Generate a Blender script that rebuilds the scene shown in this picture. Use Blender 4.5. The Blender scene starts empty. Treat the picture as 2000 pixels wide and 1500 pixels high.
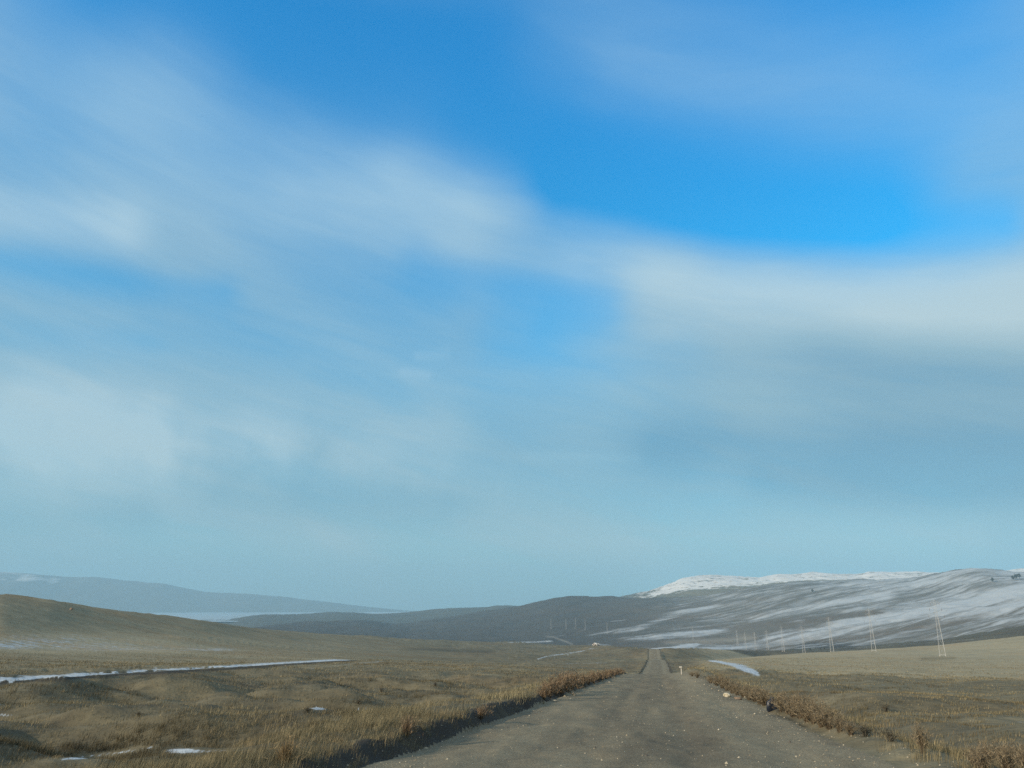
import bpy, math, random
import numpy as np

sc = bpy.context.scene
COL = sc.collection
R = math.radians
random.seed(7)
rng = np.random.default_rng(11)

# ------------------------------------------------------------------ camera
F_PX, CX, CY, HORIZON = 1450.0, 1000.0, 750.0, 1184.0
PITCH = math.atan((HORIZON - CY) / F_PX)
cam_d = bpy.data.cameras.new('camera')
cam_d.sensor_width = 36.0
cam_d.lens = 36.0 * F_PX / 2000.0
cam_d.clip_start = 0.1
cam_d.clip_end = 80000.0
cam = bpy.data.objects.new('camera', cam_d)
COL.objects.link(cam)
cam.location = (0, 0, 0)
cam.rotation_euler = (math.pi / 2 + PITCH, 0, 0)
sc.camera = cam
EYE = 1.4                                  # eye height over the road


def direction(px, py):
    """photo pixel -> azimuth (rad, clockwise from +Y), tan(elevation)"""
    u = (np.asarray(px, float) - CX) / F_PX
    v = (CY - np.asarray(py, float)) / F_PX
    f = math.cos(PITCH) - v * math.sin(PITCH)
    up = math.sin(PITCH) + v * math.cos(PITCH)
    return np.arctan2(u, f), up / np.hypot(u, f)


def to_px(x, y, z):
    f = y * math.cos(PITCH) + z * math.sin(PITCH)
    up = -y * math.sin(PITCH) + z * math.cos(PITCH)
    f = np.where(f < 1e-3, np.nan, f)
    return CX + F_PX * x / f, CY - F_PX * up / f


# ------------------------------------------------------------------ sun, sky, exposure
SUN_AZ, SUN_EL = -124.0, 17.5              # degrees, azimuth clockwise from the view axis
sd = bpy.data.lights.new('sun', 'SUN')
sd.energy = 5.0
sd.angle = R(0.5)
sd.color = (1.0, 0.83, 0.62)
sun = bpy.data.objects.new('sun', sd)
COL.objects.link(sun)
sun.rotation_euler = (R(90 - SUN_EL), 0, R(180 - SUN_AZ))

vs = sc.view_settings
vs.view_transform = 'Standard'
vs.look = 'None'
vs.exposure = 0.0
vs.gamma = 1.0
vs.use_curve_mapping = False
sc.cycles.use_denoising = False            # the fine grain keeps grass and gravel crisp
sc.cycles.use_adaptive_sampling = False
sc.cycles.max_bounces = 5
sc.cycles.diffuse_bounces = 3
sc.cycles.volume_bounces = 1
sc.cycles.transparent_max_bounces = 8
sc.cycles.sample_clamp_indirect = 4.0


class Nodes:
    """small helper: build node maths without writing every link"""

    def __init__(self, tree):
        self.t = tree
        self.n = tree.nodes
        self.l = tree.links

    def put(self, sock, v):
        if isinstance(v, bpy.types.NodeSocket):
            self.l.new(v, sock)
        elif v is not None:
            if hasattr(sock.default_value, '__len__') and not hasattr(v, '__len__'):
                v = (v,) * len(sock.default_value)
            if hasattr(v, '__len__') and len(v) == 3 and len(sock.default_value) == 4:
                v = tuple(v) + (1.0,)
            sock.default_value = v

    def math(self, op, a, b=None, c=None, clamp=False):
        k = self.n.new('ShaderNodeMath')
        k.operation = op
        k.use_clamp = clamp
        self.put(k.inputs[0], a)
        if b is not None:
            self.put(k.inputs[1], b)
        if c is not None:
            self.put(k.inputs[2], c)
        return k.outputs[0]

    def vmath(self, op, a, b=None, s=None):
        k = self.n.new('ShaderNodeVectorMath')
        k.operation = op
        self.put(k.inputs[0], a)
        if b is not None:
            self.put(k.inputs[1], b)
        if s is not None:
            self.put(k.inputs['Scale'], s)
        return k.outputs['Value'] if op in ('DOT_PRODUCT', 'LENGTH', 'DISTANCE') else k.outputs['Vector']

    def mix(self, f, a, b, mode='MIX'):
        k = self.n.new('ShaderNodeMix')
        k.data_type = 'RGBA'
        k.blend_type = mode
        k.clamp_factor = True
        self.put(k.inputs[0], f)
        self.put(k.inputs[6], a)
        self.put(k.inputs[7], b)
        return k.outputs[2]

    def noise(self, vec, scale, detail=4.0, rough=0.55, dim='3D', dist=0.0, color=False):
        k = self.n.new('ShaderNodeTexNoise')
        k.noise_dimensions = dim
        self.put(k.inputs['Vector'], vec)
        k.inputs['Scale'].default_value = scale
        k.inputs['Detail'].default_value = detail
        k.inputs['Roughness'].default_value = rough
        k.inputs['Distortion'].default_value = dist
        return k.outputs['Color'] if color else k.outputs['Fac']

    def mapping(self, vec, rot=(0, 0, 0), scale=(1, 1, 1), loc=(0, 0, 0)):
        if any(rot):                       # turn first, stretch after
            q = self.n.new('ShaderNodeMapping')
            self.put(q.inputs['Vector'], vec)
            q.inputs['Rotation'].default_value = rot
            vec = q.outputs[0]
        k = self.n.new('ShaderNodeMapping')
        self.put(k.inputs['Vector'], vec)
        k.inputs['Location'].default_value = loc
        k.inputs['Scale'].default_value = scale
        return k.outputs[0]

    def smooth(self, v, lo, hi, to0=0.0, to1=1.0):
        k = self.n.new('ShaderNodeMapRange')
        k.interpolation_type = 'SMOOTHSTEP'
        self.put(k.inputs[0], v)
        self.put(k.inputs[1], lo)
        self.put(k.inputs[2], hi)
        self.put(k.inputs[3], to0)
        self.put(k.inputs[4], to1)
        return k.outputs[0]

    def ramp(self, f, stops):
        k = self.n.new('ShaderNodeValToRGB')
        cr = k.color_ramp
        while len(cr.elements) < len(stops):
            cr.elements.new(0.5)
        for e, (p, c) in zip(cr.elements, stops):
            e.position = p
            e.color = (c[0], c[1], c[2], 1)
        self.put(k.inputs[0], f)
        return k.outputs[0]

    def attr(self, name, color=False):
        k = self.n.new('ShaderNodeAttribute')
        k.attribute_name = name
        return k.outputs['Color'] if color else k.outputs['Fac']


def lin(r, g, b):
    f = lambda c: (c / 255 / 12.92) if c <= 10 else ((c / 255 + 0.055) / 1.055) ** 2.4
    return (f(r), f(g), f(b))


world = bpy.data.worlds.new('World')
sc.world = world
world.use_nodes = True
wt = world.node_tree
wt.nodes.clear()
W = Nodes(wt)
SKY_STRENGTH = 0.1
geo = wt.nodes.new('ShaderNodeTexCoord').outputs['Generated']
sep = wt.nodes.new('ShaderNodeSeparateXYZ')
wt.links.new(geo, sep.inputs[0])
zc = W.math('MAXIMUM', sep.outputs[2], 0.004)
comb = wt.nodes.new('ShaderNodeCombineXYZ')
W.put(comb.inputs[0], sep.outputs[0])
W.put(comb.inputs[1], sep.outputs[1])
W.put(comb.inputs[2], zc)
sdir = W.vmath('NORMALIZE', comb.outputs[0])
nish = wt.nodes.new('ShaderNodeTexSky')
nish.sky_type = 'NISHITA'
nish.sun_disc = False
nish.sun_elevation = R(SUN_EL)
nish.sun_rotation = R(SUN_AZ)
nish.air_density = 1.0
nish.dust_density = 0.6
nish.ozone_density = 2.0
wt.links.new(sdir, nish.inputs[0])
el_t = W.math('MULTIPLY', W.math('ARCSINE', sep.outputs[2]), 180 / math.pi)
clear = W.mix(1.0, nish.outputs[0], W.mix(W.smooth(el_t, 20.0, 46.0), (1.12, 2.28, 2.58), (1.05, 2.5, 3.25)), 'MULTIPLY')
hs = wt.nodes.new('ShaderNodeHueSaturation')
hs.inputs['Saturation'].default_value = 1.18
W.put(hs.inputs['Color'], clear)
clear = hs.outputs[0]

az_s = W.math('MULTIPLY', W.math('ARCTAN2', sep.outputs[0], sep.outputs[1]), 180 / math.pi)
el_s = W.math('MULTIPLY', W.math('ARCSINE', sep.outputs[2]), 180 / math.pi)
ccomb = wt.nodes.new('ShaderNodeCombineXYZ')
W.put(ccomb.inputs[0], az_s)
W.put(ccomb.inputs[1], el_s)
uv = ccomb.outputs[0]
# cloud layer as seen from below: stretched soft noise on the dome direction
lay = W.mapping(geo, rot=(0, 0, R(-25)), scale=(1.0, 1.0, 3.2))
warp = W.noise(lay, 1.3, 4.0, 0.5, color=True)
warp = W.vmath('SUBTRACT', warp, (0.5, 0.5, 0.5))
uvw = W.vmath('ADD', uv, W.vmath('MULTIPLY', warp, (9.0, 4.0, 0.0)))
n_wisp = W.noise(W.mapping(geo, rot=(0, R(-15), 0), scale=(1.5, 1.5, 7.0)), 2.0, 5.0, 0.52, dist=0.5)
n_fine = W.noise(W.mapping(geo, rot=(0, R(-11), 0), scale=(3.0, 3.0, 22.0)), 2.6, 8.0, 0.6, dist=0.4)
n_big = W.noise(W.mapping(geo, scale=(1, 1, 2.2)), 1.6, 3.0, 0.5)


def sky_deg(px, py):
    a, t = direction(px, py)
    return math.degrees(float(a)), math.degrees(math.atan(float(t)))


def stroke(p0, p1, w, vec=uvw):
    """soft band between two sky points (given as photo pixels), half-width w in degrees"""
    a, b = sky_deg(*p0), sky_deg(*p1)
    ba = (b[0] - a[0], b[1] - a[1], 0.0)
    L2 = max(ba[0] ** 2 + ba[1] ** 2, 1e-6)
    pa = W.vmath('SUBTRACT', vec, (a[0], a[1], 0.0))
    h = W.math('DIVIDE', W.vmath('DOT_PRODUCT', pa, ba), L2, clamp=True)
    d = W.vmath('LENGTH', W.vmath('SUBTRACT', pa, W.vmath('SCALE', ba, s=h)))
    q = W.math('DIVIDE', d, w)
    return W.math('EXPONENT', W.math('MULTIPLY', W.math('MULTIPLY', q, q), -1.0))


def strokes(lst):
    tot = None
    for p0, p1, w, k in lst:
        s = W.math('MULTIPLY', stroke(p0, p1, w), k)
        tot = s if tot is None else W.math('ADD', tot, s)
    return tot


cloud_add = strokes([
    # upper-left veil running down to the middle
    ((-150, 110), (280, 210), 4.2, 0.50), ((280, 190), (760, 330), 4.0, 0.50), ((760, 330), (980, 400), 3.0, 0.30),
    # main bright band left to right
    ((-200, 400), (330, 440), 4.0, 0.95), ((330, 440), (900, 450), 3.6, 0.85), ((900, 450), (1330, 540), 3.0, 0.80),
    ((1330, 590), (2300, 575), 4.4, 1.5), ((1500, 720), (2400, 740), 6.0, 1.0),
    ((380, 540), (900, 640), 3.0, 0.62), ((200, 330), (820, 400), 2.4, 0.30), ((950, 600), (1300, 620), 2.5, 0.25), ((-150, 590), (300, 610), 1.8, 0.30),
    # right-hand wisps
    ((1930, 330), (2300, 400), 3.4, 0.50), ((1200, 130), (1750, 260), 4.0, 0.16), ((1100, 30), (2300, 120), 5.0, 0.20),
])
gaps = strokes([
    ((-100, 500), (420, 575), 1.6, 0.66), ((-100, 655), (260, 680), 2.0, 0.50), ((820, 525), (1200, 590), 2.0, 0.46),
    ((1100, 385), (1950, 430), 2.0, 0.72), ((1100, 300), (1700, 380), 3.4, 0.80), ((500, 110), (1040, 320), 2.8, 0.62), ((1100, 650), (1350, 650), 2.2, 0.45),
])
low = W.smooth(W.math('ADD', el_s, W.math('MULTIPLY', W.math('SUBTRACT', n_big, 0.5), 8.0)), 25.0, 12.0)
base = W.math('MULTIPLY', W.math('SUBTRACT', n_big, 0.18), 0.9)
outside = W.smooth(W.math('ABSOLUTE', az_s), 34.0, 60.0)
over = W.smooth(el_s, 42.0, 60.0)
outm = W.math('MAXIMUM', outside, over)
dens = W.math('ADD', cloud_add, W.math('MULTIPLY', low, 1.5))
dens = W.math('ADD', dens, W.math('MULTIPLY', outm, W.math('ADD', 0.5, W.math('MULTIPLY', base, 3.2))))
dens = W.math('MULTIPLY', dens, W.math('ADD', W.math('ADD', 0.36, W.math('MULTIPLY', n_wisp, 0.95)), W.math('MULTIPLY', n_fine, 0.28)))
dens = W.math('MULTIPLY', dens, W.math('SUBTRACT', 1.0, W.math('MULTIPLY', gaps, W.math('SUBTRACT', 1.0, W.math('MULTIPLY', low, 0.8))), clamp=True))
dens = W.math('SUBTRACT', 1.0, W.math('EXPONENT', W.math('MULTIPLY', W.math('MAXIMUM', dens, 0.0), -1.35)))
# cloud brightness
bright = strokes([
    ((-250, 810), (160, 850), 3.4, 0.44), ((120, 800), (380, 860), 2.6, 0.22), ((300, 850), (620, 880), 3.0, 0.16), ((560, 830), (900, 880), 3.0, 0.12), ((60, 760), (150, 960), 1.6, 0.12), ((330, 800), (350, 930), 1.3, 0.10), ((560, 420), (900, 430), 3.0, 0.16), ((1750, 560), (2200, 600), 3.0, 0.12), ((-200, 390), (220, 440), 2.0, 0.55), ((1150, 520), (2200, 540), 2.6, 0.35), ((-150, 1000), (1900, 1060), 1.6, 0.16),
    ((1300, 540), (2200, 560), 2.4, 0.16), ((600, 1105), (1250, 1120), 2.0, 0.06), ((800, 716), (855, 722), 0.35, 0.16), ((830, 690), (890, 684), 0.35, 0.16), ((1060, 893), (1250, 900), 0.5, 0.10),
])
darkb = strokes([((1000, 860), (1300, 880), 3.6, 0.14), ((1300, 870), (2300, 900), 3.0, 0.34), ((1700, 830), (2300, 850), 3.4, 0.16), ((1500, 950), (2200, 960), 1.5, 0.20), ((500, 960), (900, 980), 2.0, 0.15), ((1600, 690), (2200, 740), 3.0, 0.16), ((-100, 1010), (300, 1000), 1.4, 0.2)])
tone = W.math('ADD', 0.45, W.math('SUBTRACT', bright, darkb))
tone = W.math('ADD', tone, W.math('MULTIPLY', W.math('ADD', W.math('MULTIPLY', n_fine, 0.4), W.math('SUBTRACT', n_wisp, 0.7)), 0.60), clamp=True)
n_puff = W.noise(W.mapping(geo, scale=(1.3, 1.3, 1.0)), 7.0, 5.0, 0.5, dist=0.3)
puff = W.math('MULTIPLY', strokes([((-300, 850), (620, 880), 3.0, 1.0), ((700, 900), (1000, 950), 2.0, 0.35)]), W.math('SUBTRACT', n_puff, 0.47))
tone = W.math('ADD', tone, W.math('MULTIPLY', puff, 1.7), clamp=True)
k = 1.0 / SKY_STRENGTH


def sc3(c, m):
    return tuple(x * m for x in c)


cl = W.ramp(tone, [(0.0, sc3(lin(112, 156, 182), 1)), (0.45, lin(150, 184, 199)), (1.0, lin(192, 213, 219))])
cl = W.mix(W.smooth(el_s, 14.0, 34.0, 0.0, 0.75), cl, W.mix(tone, lin(122, 180, 228), lin(176, 214, 236)))
cl = W.mix(outm, cl, W.mix(tone, lin(148, 156, 159), lin(180, 186, 187)))  # unseen clouds outside the view, made grey to neutralise the light on the land
cl = W.mix(1.0, cl, (k, k, k), 'MULTIPLY')
skyc = W.mix(dens, clear, cl)
bg = wt.nodes.new('ShaderNodeBackground')
bg.inputs['Strength'].default_value = SKY_STRENGTH
W.put(bg.inputs['Color'], skyc)
wo = wt.nodes.new('ShaderNodeOutputWorld')
wt.links.new(bg.outputs[0], wo.inputs[0])


# ------------------------------------------------------------------ helpers for objects
def tag(o, label=None, cat=None, group=None, kind=None):
    if label:
        o['label'] = label
    if cat:
        o['category'] = cat
    if group:
        o['group'] = group
    if kind:
        o['kind'] = kind
    return o


def mesh_np(name, verts, faces, mat, parent=None, smooth=False, attrs=None):
    """verts (n,3), faces (m,3|4) int"""
    me = bpy.data.meshes.new(name)
    v = np.asarray(verts, np.float32)
    f = np.asarray(faces, np.int32)
    m, c = f.shape
    me.vertices.add(len(v))
    me.vertices.foreach_set('co', v.ravel())
    me.loops.add(m * c)
    me.loops.foreach_set('vertex_index', f.ravel())
    me.polygons.add(m)
    me.polygons.foreach_set('loop_start', np.arange(0, m * c, c, dtype=np.int32))
    me.polygons.foreach_set('use_smooth', np.full(m, smooth, dtype=bool))
    me.update(calc_edges=True)
    for an, av in (attrs or {}).items():
        av = np.asarray(av, np.float32)
        if av.ndim == 1:
            a = me.attributes.new(an, 'FLOAT', 'POINT')
            a.data.foreach_set('value', av)
        else:
            a = me.attributes.new(an, 'FLOAT_COLOR', 'POINT')
            a.data.foreach_set('color', np.hstack([av, np.ones((len(av), 1), np.float32)]).ravel())
    me.materials.append(mat)
    o = bpy.data.objects.new(name, me)
    COL.objects.link(o)
    if parent is not None:
        o.parent = parent
    return o


def empty(name, loc, rz=0.0):
    o = bpy.data.objects.new(name, None)
    COL.objects.link(o)
    o.location = loc
    o.rotation_euler = (0, 0, rz)
    o.empty_display_size = 0.2
    return o


def copy_tree(o, parent=None):
    c = o.copy()
    COL.objects.link(c)
    if parent is not None:
        c.parent = parent
    for ch in list(o.children):
        copy_tree(ch, c)
    return c


def hash2(ix, iy, seed):
    h = (ix.astype(np.int64) * 374761393 + iy.astype(np.int64) * 668265263 + seed * 1442695041) & 0xFFFFFFFF
    h = ((h ^ (h >> 13)) * 1274126177) & 0xFFFFFFFF
    h = (h ^ (h >> 16)) & 0xFFFFFFFF
    return h.astype(np.float64) / 4294967295.0


def vnoise(x, y, seed=0):
    """smooth value noise, -1..1, wavelength about 2 units"""
    ix, iy = np.floor(x), np.floor(y)
    fx, fy = x - ix, y - iy
    fx = fx * fx * fx * (fx * (fx * 6 - 15) + 10)
    fy = fy * fy * fy * (fy * (fy * 6 - 15) + 10)
    a = hash2(ix, iy, seed)
    b = hash2(ix + 1, iy, seed)
    c = hash2(ix, iy + 1, seed)
    d = hash2(ix + 1, iy + 1, seed)
    return 2 * ((a * (1 - fx) + b * fx) * (1 - fy) + (c * (1 - fx) + d * fx) * fy) - 1


def sstep(a, b, x):
    t = np.clip((x - a) / (b - a), 0, 1)
    return t * t * (3 - 2 * t)


# ------------------------------------------------------------------ terrain: distances and heights of every rise, per azimuth
ROAD_AZ = float(direction(1281, 1300)[0])
ROAD_DIR = np.array([math.sin(ROAD_AZ), math.cos(ROAD_AZ)])
ROAD_LEFT = -0.30          # camera sits right of the road's middle
HALF = 4.0


def road_st(x, y):
    s = x * ROAD_DIR[0] + y * ROAD_DIR[1]
    t = x * ROAD_DIR[1] - y * ROAD_DIR[0] - ROAD_LEFT
    # the middle wanders a little, far away
    t = t - 1.2 * sstep(150, 330, s) * np.cos((s - 330) / 120.0) * 0.6
    return s, t


KN = {}
KN['crest'] = [(-600, 1352, 33), (0, 1331, 38), (350, 1311, 60), (600, 1297, 105), (740, 1290, 150), (880, 1294.5, 150), (1000, 1300, 140), (1100, 1307.5, 122),
               (1215, 1316.5, 106), (1290, 1318, 104), (1335, 1313, 104), (1360, 1302, 130), (1380, 1294, 170), (1430, 1290, 230), (1500, 1289, 290),
               (1600, 1287, 360), (1704, 1283, 420), (1825, 1285, 470), (2000, 1288, 450), (2600, 1300, 400)]
KN['valley'] = [(-600, 1310, 60), (0, 1307, 75), (350, 1297, 120), (600, 1291, 180), (740, 1292, 230), (880, 1300, 240), (1000, 1306, 230), (1100, 1314, 195),
                (1215, 1325, 170), (1290, 1327, 165), (1335, 1325, 170), (1360, 1312, 200), (1380, 1298, 250), (1430, 1288.5, 360), (1500, 1285, 470),
                (1600, 1280.5, 570), (1704, 1275.5, 620), (1825, 1276, 640), (2000, 1272, 640), (2600, 1270, 600)]
KN['second'] = [(-600, 1270, 150), (0, 1276, 165), (350, 1270, 260), (600, 1273, 380), (740, 1276, 450), (880, 1281, 500), (1000, 1284, 500), (1100, 1288, 450),
                (1215, 1290, 430), (1290, 1288.5, 420), (1335, 1289, 430), (1380, 1291.5, 400), (1430, 1287, 520), (1500, 1281, 720), (1600, 1274, 800),
                (1704, 1269, 830), (1825, 1262, 850), (2000, 1241, 900), (2600, 1200, 900)]
KN['dip'] = [(-600, 1225, 240), (0, 1240, 240), (350, 1243, 380), (600, 1258, 540), (740, 1265, 640), (880, 1272, 700), (1000, 1279, 640), (1100, 1286, 560),
             (1215, 1291, 490), (1290, 1291.5, 470), (1335, 1292.5, 490), (1380, 1295, 480), (1430, 1292, 640), (1500, 1286.5, 900), (1600, 1279, 960),
             (1704, 1274.5, 1000), (1825, 1266, 1020), (2000, 1243, 1050), (2600, 1200, 1050)]
KN['plain'] = [(-600, 1128, 420), (0, 1162, 420), (100, 1173, 450), (180, 1186, 490), (250, 1195, 520), (320, 1203, 560), (400, 1213, 600), (500, 1227.5, 680),
               (650, 1240, 850), (800, 1249, 1050), (900, 1252, 1250), (985, 1254.5, 1350), (1120, 1261, 1200), (1200, 1263.5, 900), (1250, 1267, 680),
               (1290, 1267.5, 640), (1320, 1267.5, 650), (1380, 1269, 800), (1440, 1270, 1000), (1500, 1272.5, 1200), (1600, 1269, 1300), (1704, 1263, 1300),
               (1825, 1256, 1300), (2000, 1228, 1300), (2600, 1180, 1300)]
KN['plain_dip'] = [(-600, 1150, 700), (0, 1190, 750), (250, 1215, 800), (400, 1230, 850), (500, 1240, 950), (650, 1252, 1150), (800, 1259, 1400), (985, 1263, 1650),
                   (1120, 1268, 1500), (1200, 1271, 1250), (1250, 1275, 1000), (1290, 1276, 1000), (1320, 1275, 1000), (1440, 1274, 1250), (1500, 1273, 1400),
                   (1600, 1267, 1420), (1704, 1260, 1420), (1825, 1251, 1450), (2000, 1222, 1450), (2600, 1170, 1450)]
KN['foot'] = [(-600, 1190, 1600), (0, 1240, 1900), (490, 1236, 2000), (800, 1254, 2200), (1000, 1256, 2200), (1120, 1261, 1900), (1200, 1264.5, 1650), (1290, 1268, 1450),
              (1440, 1269, 1600), (1500, 1266, 1650), (1600, 1254, 1700), (1704, 1245, 1700), (1825, 1228, 1750), (2000, 1200, 1800), (2600, 1150, 1800)]
KN['slope'] = [(-600, 1200, 2600), (0, 1238, 2600), (490, 1231, 2700), (700, 1231, 3000), (800, 1236, 3000), (1000, 1222, 3000), (1120, 1214, 2800), (1290, 1218, 2500),
               (1440, 1213, 2500), (1600, 1200, 2500), (1825, 1180, 2600), (2000, 1158, 2700), (2600, 1130, 2700)]
KN['ridge'] = [(-600, 1200, 3500), (0, 1238, 3500), (300, 1234, 3500), (490, 1226, 3500), (520, 1221, 3550), (560, 1218, 3600), (630, 1214, 3700), (700, 1211, 3800), (740, 1214.5, 3900),
               (765, 1217.5, 3950), (800, 1216, 4000), (850, 1209, 4050), (880, 1205, 4100), (920, 1199, 4200), (940, 1196, 4200), (970, 1192, 4200), (1000, 1187, 4200),
               (1030, 1181, 4200), (1060, 1173, 4200), (1085, 1167.5, 4200), (1110, 1164.5, 4200), (1130, 1164.5, 4200), (1160, 1165.5, 4100), (1200, 1167, 4000),
               (1260, 1168, 3900), (1330, 1167.5, 3800), (1400, 1161, 3800), (1480, 1148, 3800), (1550, 1138, 3800), (1590, 1134, 3900), (1700, 1133, 4000),
               (1780, 1130.5, 4000), (1820, 1122, 4000), (1850, 1115.5, 4000), (1880, 1111.5, 4000), (1905, 1108.5, 4000), (1930, 1110.5, 4000), (1960, 1116, 4000),
               (2000, 1121, 4000), (2600, 1118, 4000)]
KN['ridge_dip'] = None
KN['far'] = [(-600, 1215, 6500), (300, 1220, 6500), (385, 1211, 6500), (450, 1210, 6500), (480, 1204.5, 6500), (520, 1200, 6500), (600, 1199.5, 6600), (660, 1196, 6700),
             (740, 1198.5, 6800), (800, 1195.5, 6800), (840, 1191, 6800), (880, 1188, 6700), (950, 1186, 6600), (972, 1182.3, 6600), (995, 1182.5, 6500), (1010, 1184, 6500),
             (1100, 1180, 6300), (1170, 1172, 6200), (1205, 1166, 6100), (1260, 1155, 6000), (1290, 1146, 6000), (1310, 1138.5, 6000), (1330, 1130, 6000), (1345, 1127, 6000),
             (1365, 1124, 6000), (1390, 1123, 6000), (1410, 1124.0, 6000), (1480, 1127, 6000), (1500, 1124.5, 6000), (1520, 1120.5, 6000), (1560, 1121.5, 6000),
             (1590, 1118, 6000), (1620, 1119.5, 6000), (1680, 1121, 6000), (1695, 1115.5, 6000), (1720, 1116, 6000), (1800, 1118, 6000), (1850, 1118.5, 6000),
             (1905, 1117, 6000), (1950, 1117, 6000), (1980, 1112.5, 6000), (2000, 1110.5, 6000), (2600, 1100, 6000)]

az_f = np.radians(np.arange(-40, 40.001, 0.08))
az_c = np.radians(np.concatenate([np.arange(42, 180, 3.0), np.arange(180, 318.1, 3.0)]))
AZ = np.concatenate([az_f, az_c])
NA = len(AZ)


def curve(tab):
    p = np.array(tab, float)
    a, t = direction(p[:, 0], p[:, 1])
    lo, hi = a[0], a[-1]
    az = np.where(AZ > math.pi, AZ - 2 * math.pi, AZ)
    tt = np.interp(az, a, t)
    rr = np.exp(np.interp(az, a, np.log(p[:, 2])))
    # behind the view the two ends are joined smoothly
    back = (az > hi) | (az < lo)
    span = 2 * math.pi - (hi - lo)
    w = np.where(az > hi, (az - hi) / span, (az + 2 * math.pi - hi) / span)
    w = w * w * (3 - 2 * w)
    tt = np.where(back, t[-1] * (1 - w) + t[0] * w, tt)
    rr = np.where(back, np.exp(np.log(p[-1, 2]) * (1 - w) + math.log(p[0, 2]) * w), rr)
    ker = np.exp(-0.5 * (np.arange(-6, 7) / 2.2) ** 2)
    ker /= ker.sum()
    n = len(az_f)
    for arr in (tt, rr):
        arr[6:n - 6] = np.convolve(arr[:n], ker, 'same')[6:n - 6]
    return tt, rr


def plane_S(az):
    return -0.0765 * np.cos(az - ROAD_AZ) - 0.004 * sstep(0.1, 0.9, -(az - ROAD_AZ)) * np.cos(az / 2)


names = ['near0', 'near1', 'crest', 'valley', 'second', 'dip', 'plain', 'plain_dip', 'foot', 'slope', 'ridge', 'ridge_dip', 'far', 'shore']
rows = [22, 175, 24, 64, 16, 74, 12, 14, 56, 60, 10, 46, 16]
RK, SK = [], []
for nm in names:
    if nm == 'near0':
        r = np.full(NA, 1.3)
        S = plane_S(AZ)
    elif nm == 'near1':
        r = np.full(NA, 7.5)
        S = plane_S(AZ)
    elif nm == 'ridge_dip':
        t, r = curve(KN['ridge'])
        r = r * 1.18
        t = t - 0.007
        S = t + EYE / r
    elif nm == 'shore':
        r = np.full(NA, 8800.0)
        S = (-150.0 + EYE) / r
    else:
        t, r = curve(KN[nm])
        S = t + EYE / r
    RK.append(r)
    SK.append(S)
RK, SK = np.array(RK), np.array(SK)
for i in range(1, len(RK)):
    RK[i] = np.maximum(RK[i], RK[i - 1] * 1.03)
LK = np.log(RK)
# monotone cubic tangents
h = np.diff(LK, axis=0)
dl = np.diff(SK, axis=0) / h
D = np.zeros_like(SK)
w1 = 2 * h[1:] + h[:-1]
w2 = h[1:] + 2 * h[:-1]
same = dl[1:] * dl[:-1] > 0
with np.errstate(divide='ignore', invalid='ignore'):
    hm = (w1 + w2) / (w1 / dl[:-1] + w2 / dl[1:])
D[1:-1] = np.where(same, hm, 0)
seg_r, seg_s, seg_id = [], [], []
for i in range(len(rows)):
    n = rows[i]
    tt = (np.arange(n) / n)[:, None]
    if i == len(rows) - 1:
        tt = (np.arange(n + 1) / n)[:, None]
    h00, h10, h01, h11 = 2 * tt**3 - 3 * tt**2 + 1, tt**3 - 2 * tt**2 + tt, -2 * tt**3 + 3 * tt**2, tt**3 - tt**2
    seg_r.append(np.exp(LK[i] + tt * h[i]))
    seg_s.append(h00 * SK[i] + h10 * h[i] * D[i] + h01 * SK[i + 1] + h11 * h[i] * D[i + 1])
    seg_id += [i] * len(tt)
GR = np.vstack(seg_r)
GS = np.vstack(seg_s)
SEG = np.array(seg_id)
NR = len(GR)
GX = GR * np.sin(AZ)[None, :]
GY = GR * np.cos(AZ)[None, :]
GZ = -EYE + GR * GS
RS, RT = road_st(GX, GY)

# natural relief: octaves limited to what each distance can carry
road_w = 1 - sstep(HALF + 0.6, HALF + 3.5, np.abs(RT))          # 1 on the road
road_w = np.where((RS > 760) | (RS < -60), 0, road_w)
rel = np.zeros_like(GZ)
for L, amp, sd_ in ((1.1, .028, 1), (2.6, .036, 2), (6.0, .040, 3), (14., .034, 4), (34., .026, 5), (80., .022, 6), (190., .016, 7), (450., .010, 8), (1000., .006, 9)):
    g = sstep(L * 7, L * 15, GR) * (1 - sstep(L * 260, L * 420, GR))
    if L in (2.6, 6.0):
        g = sstep(L * 2.2, L * 5, GR) * (1 - sstep(L * 260, L * 420, GR))
    th = 0.5 + 0.3 * sd_
    xr, yr = GX * math.cos(th) - GY * math.sin(th), GX * math.sin(th) + GY * math.cos(th)
    rel += amp * L * g * vnoise(xr / L * 1.7, yr / L * 1.7, sd_)
px_a = np.nan_to_num(to_px(GX, GY, GZ)[0], nan=-9999.)
rel *= 1 - 0.85 * (1 - sstep(800, 1050, px_a)) * sstep(60, 110, GR) * (1 - sstep(700, 1000, GR))
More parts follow.
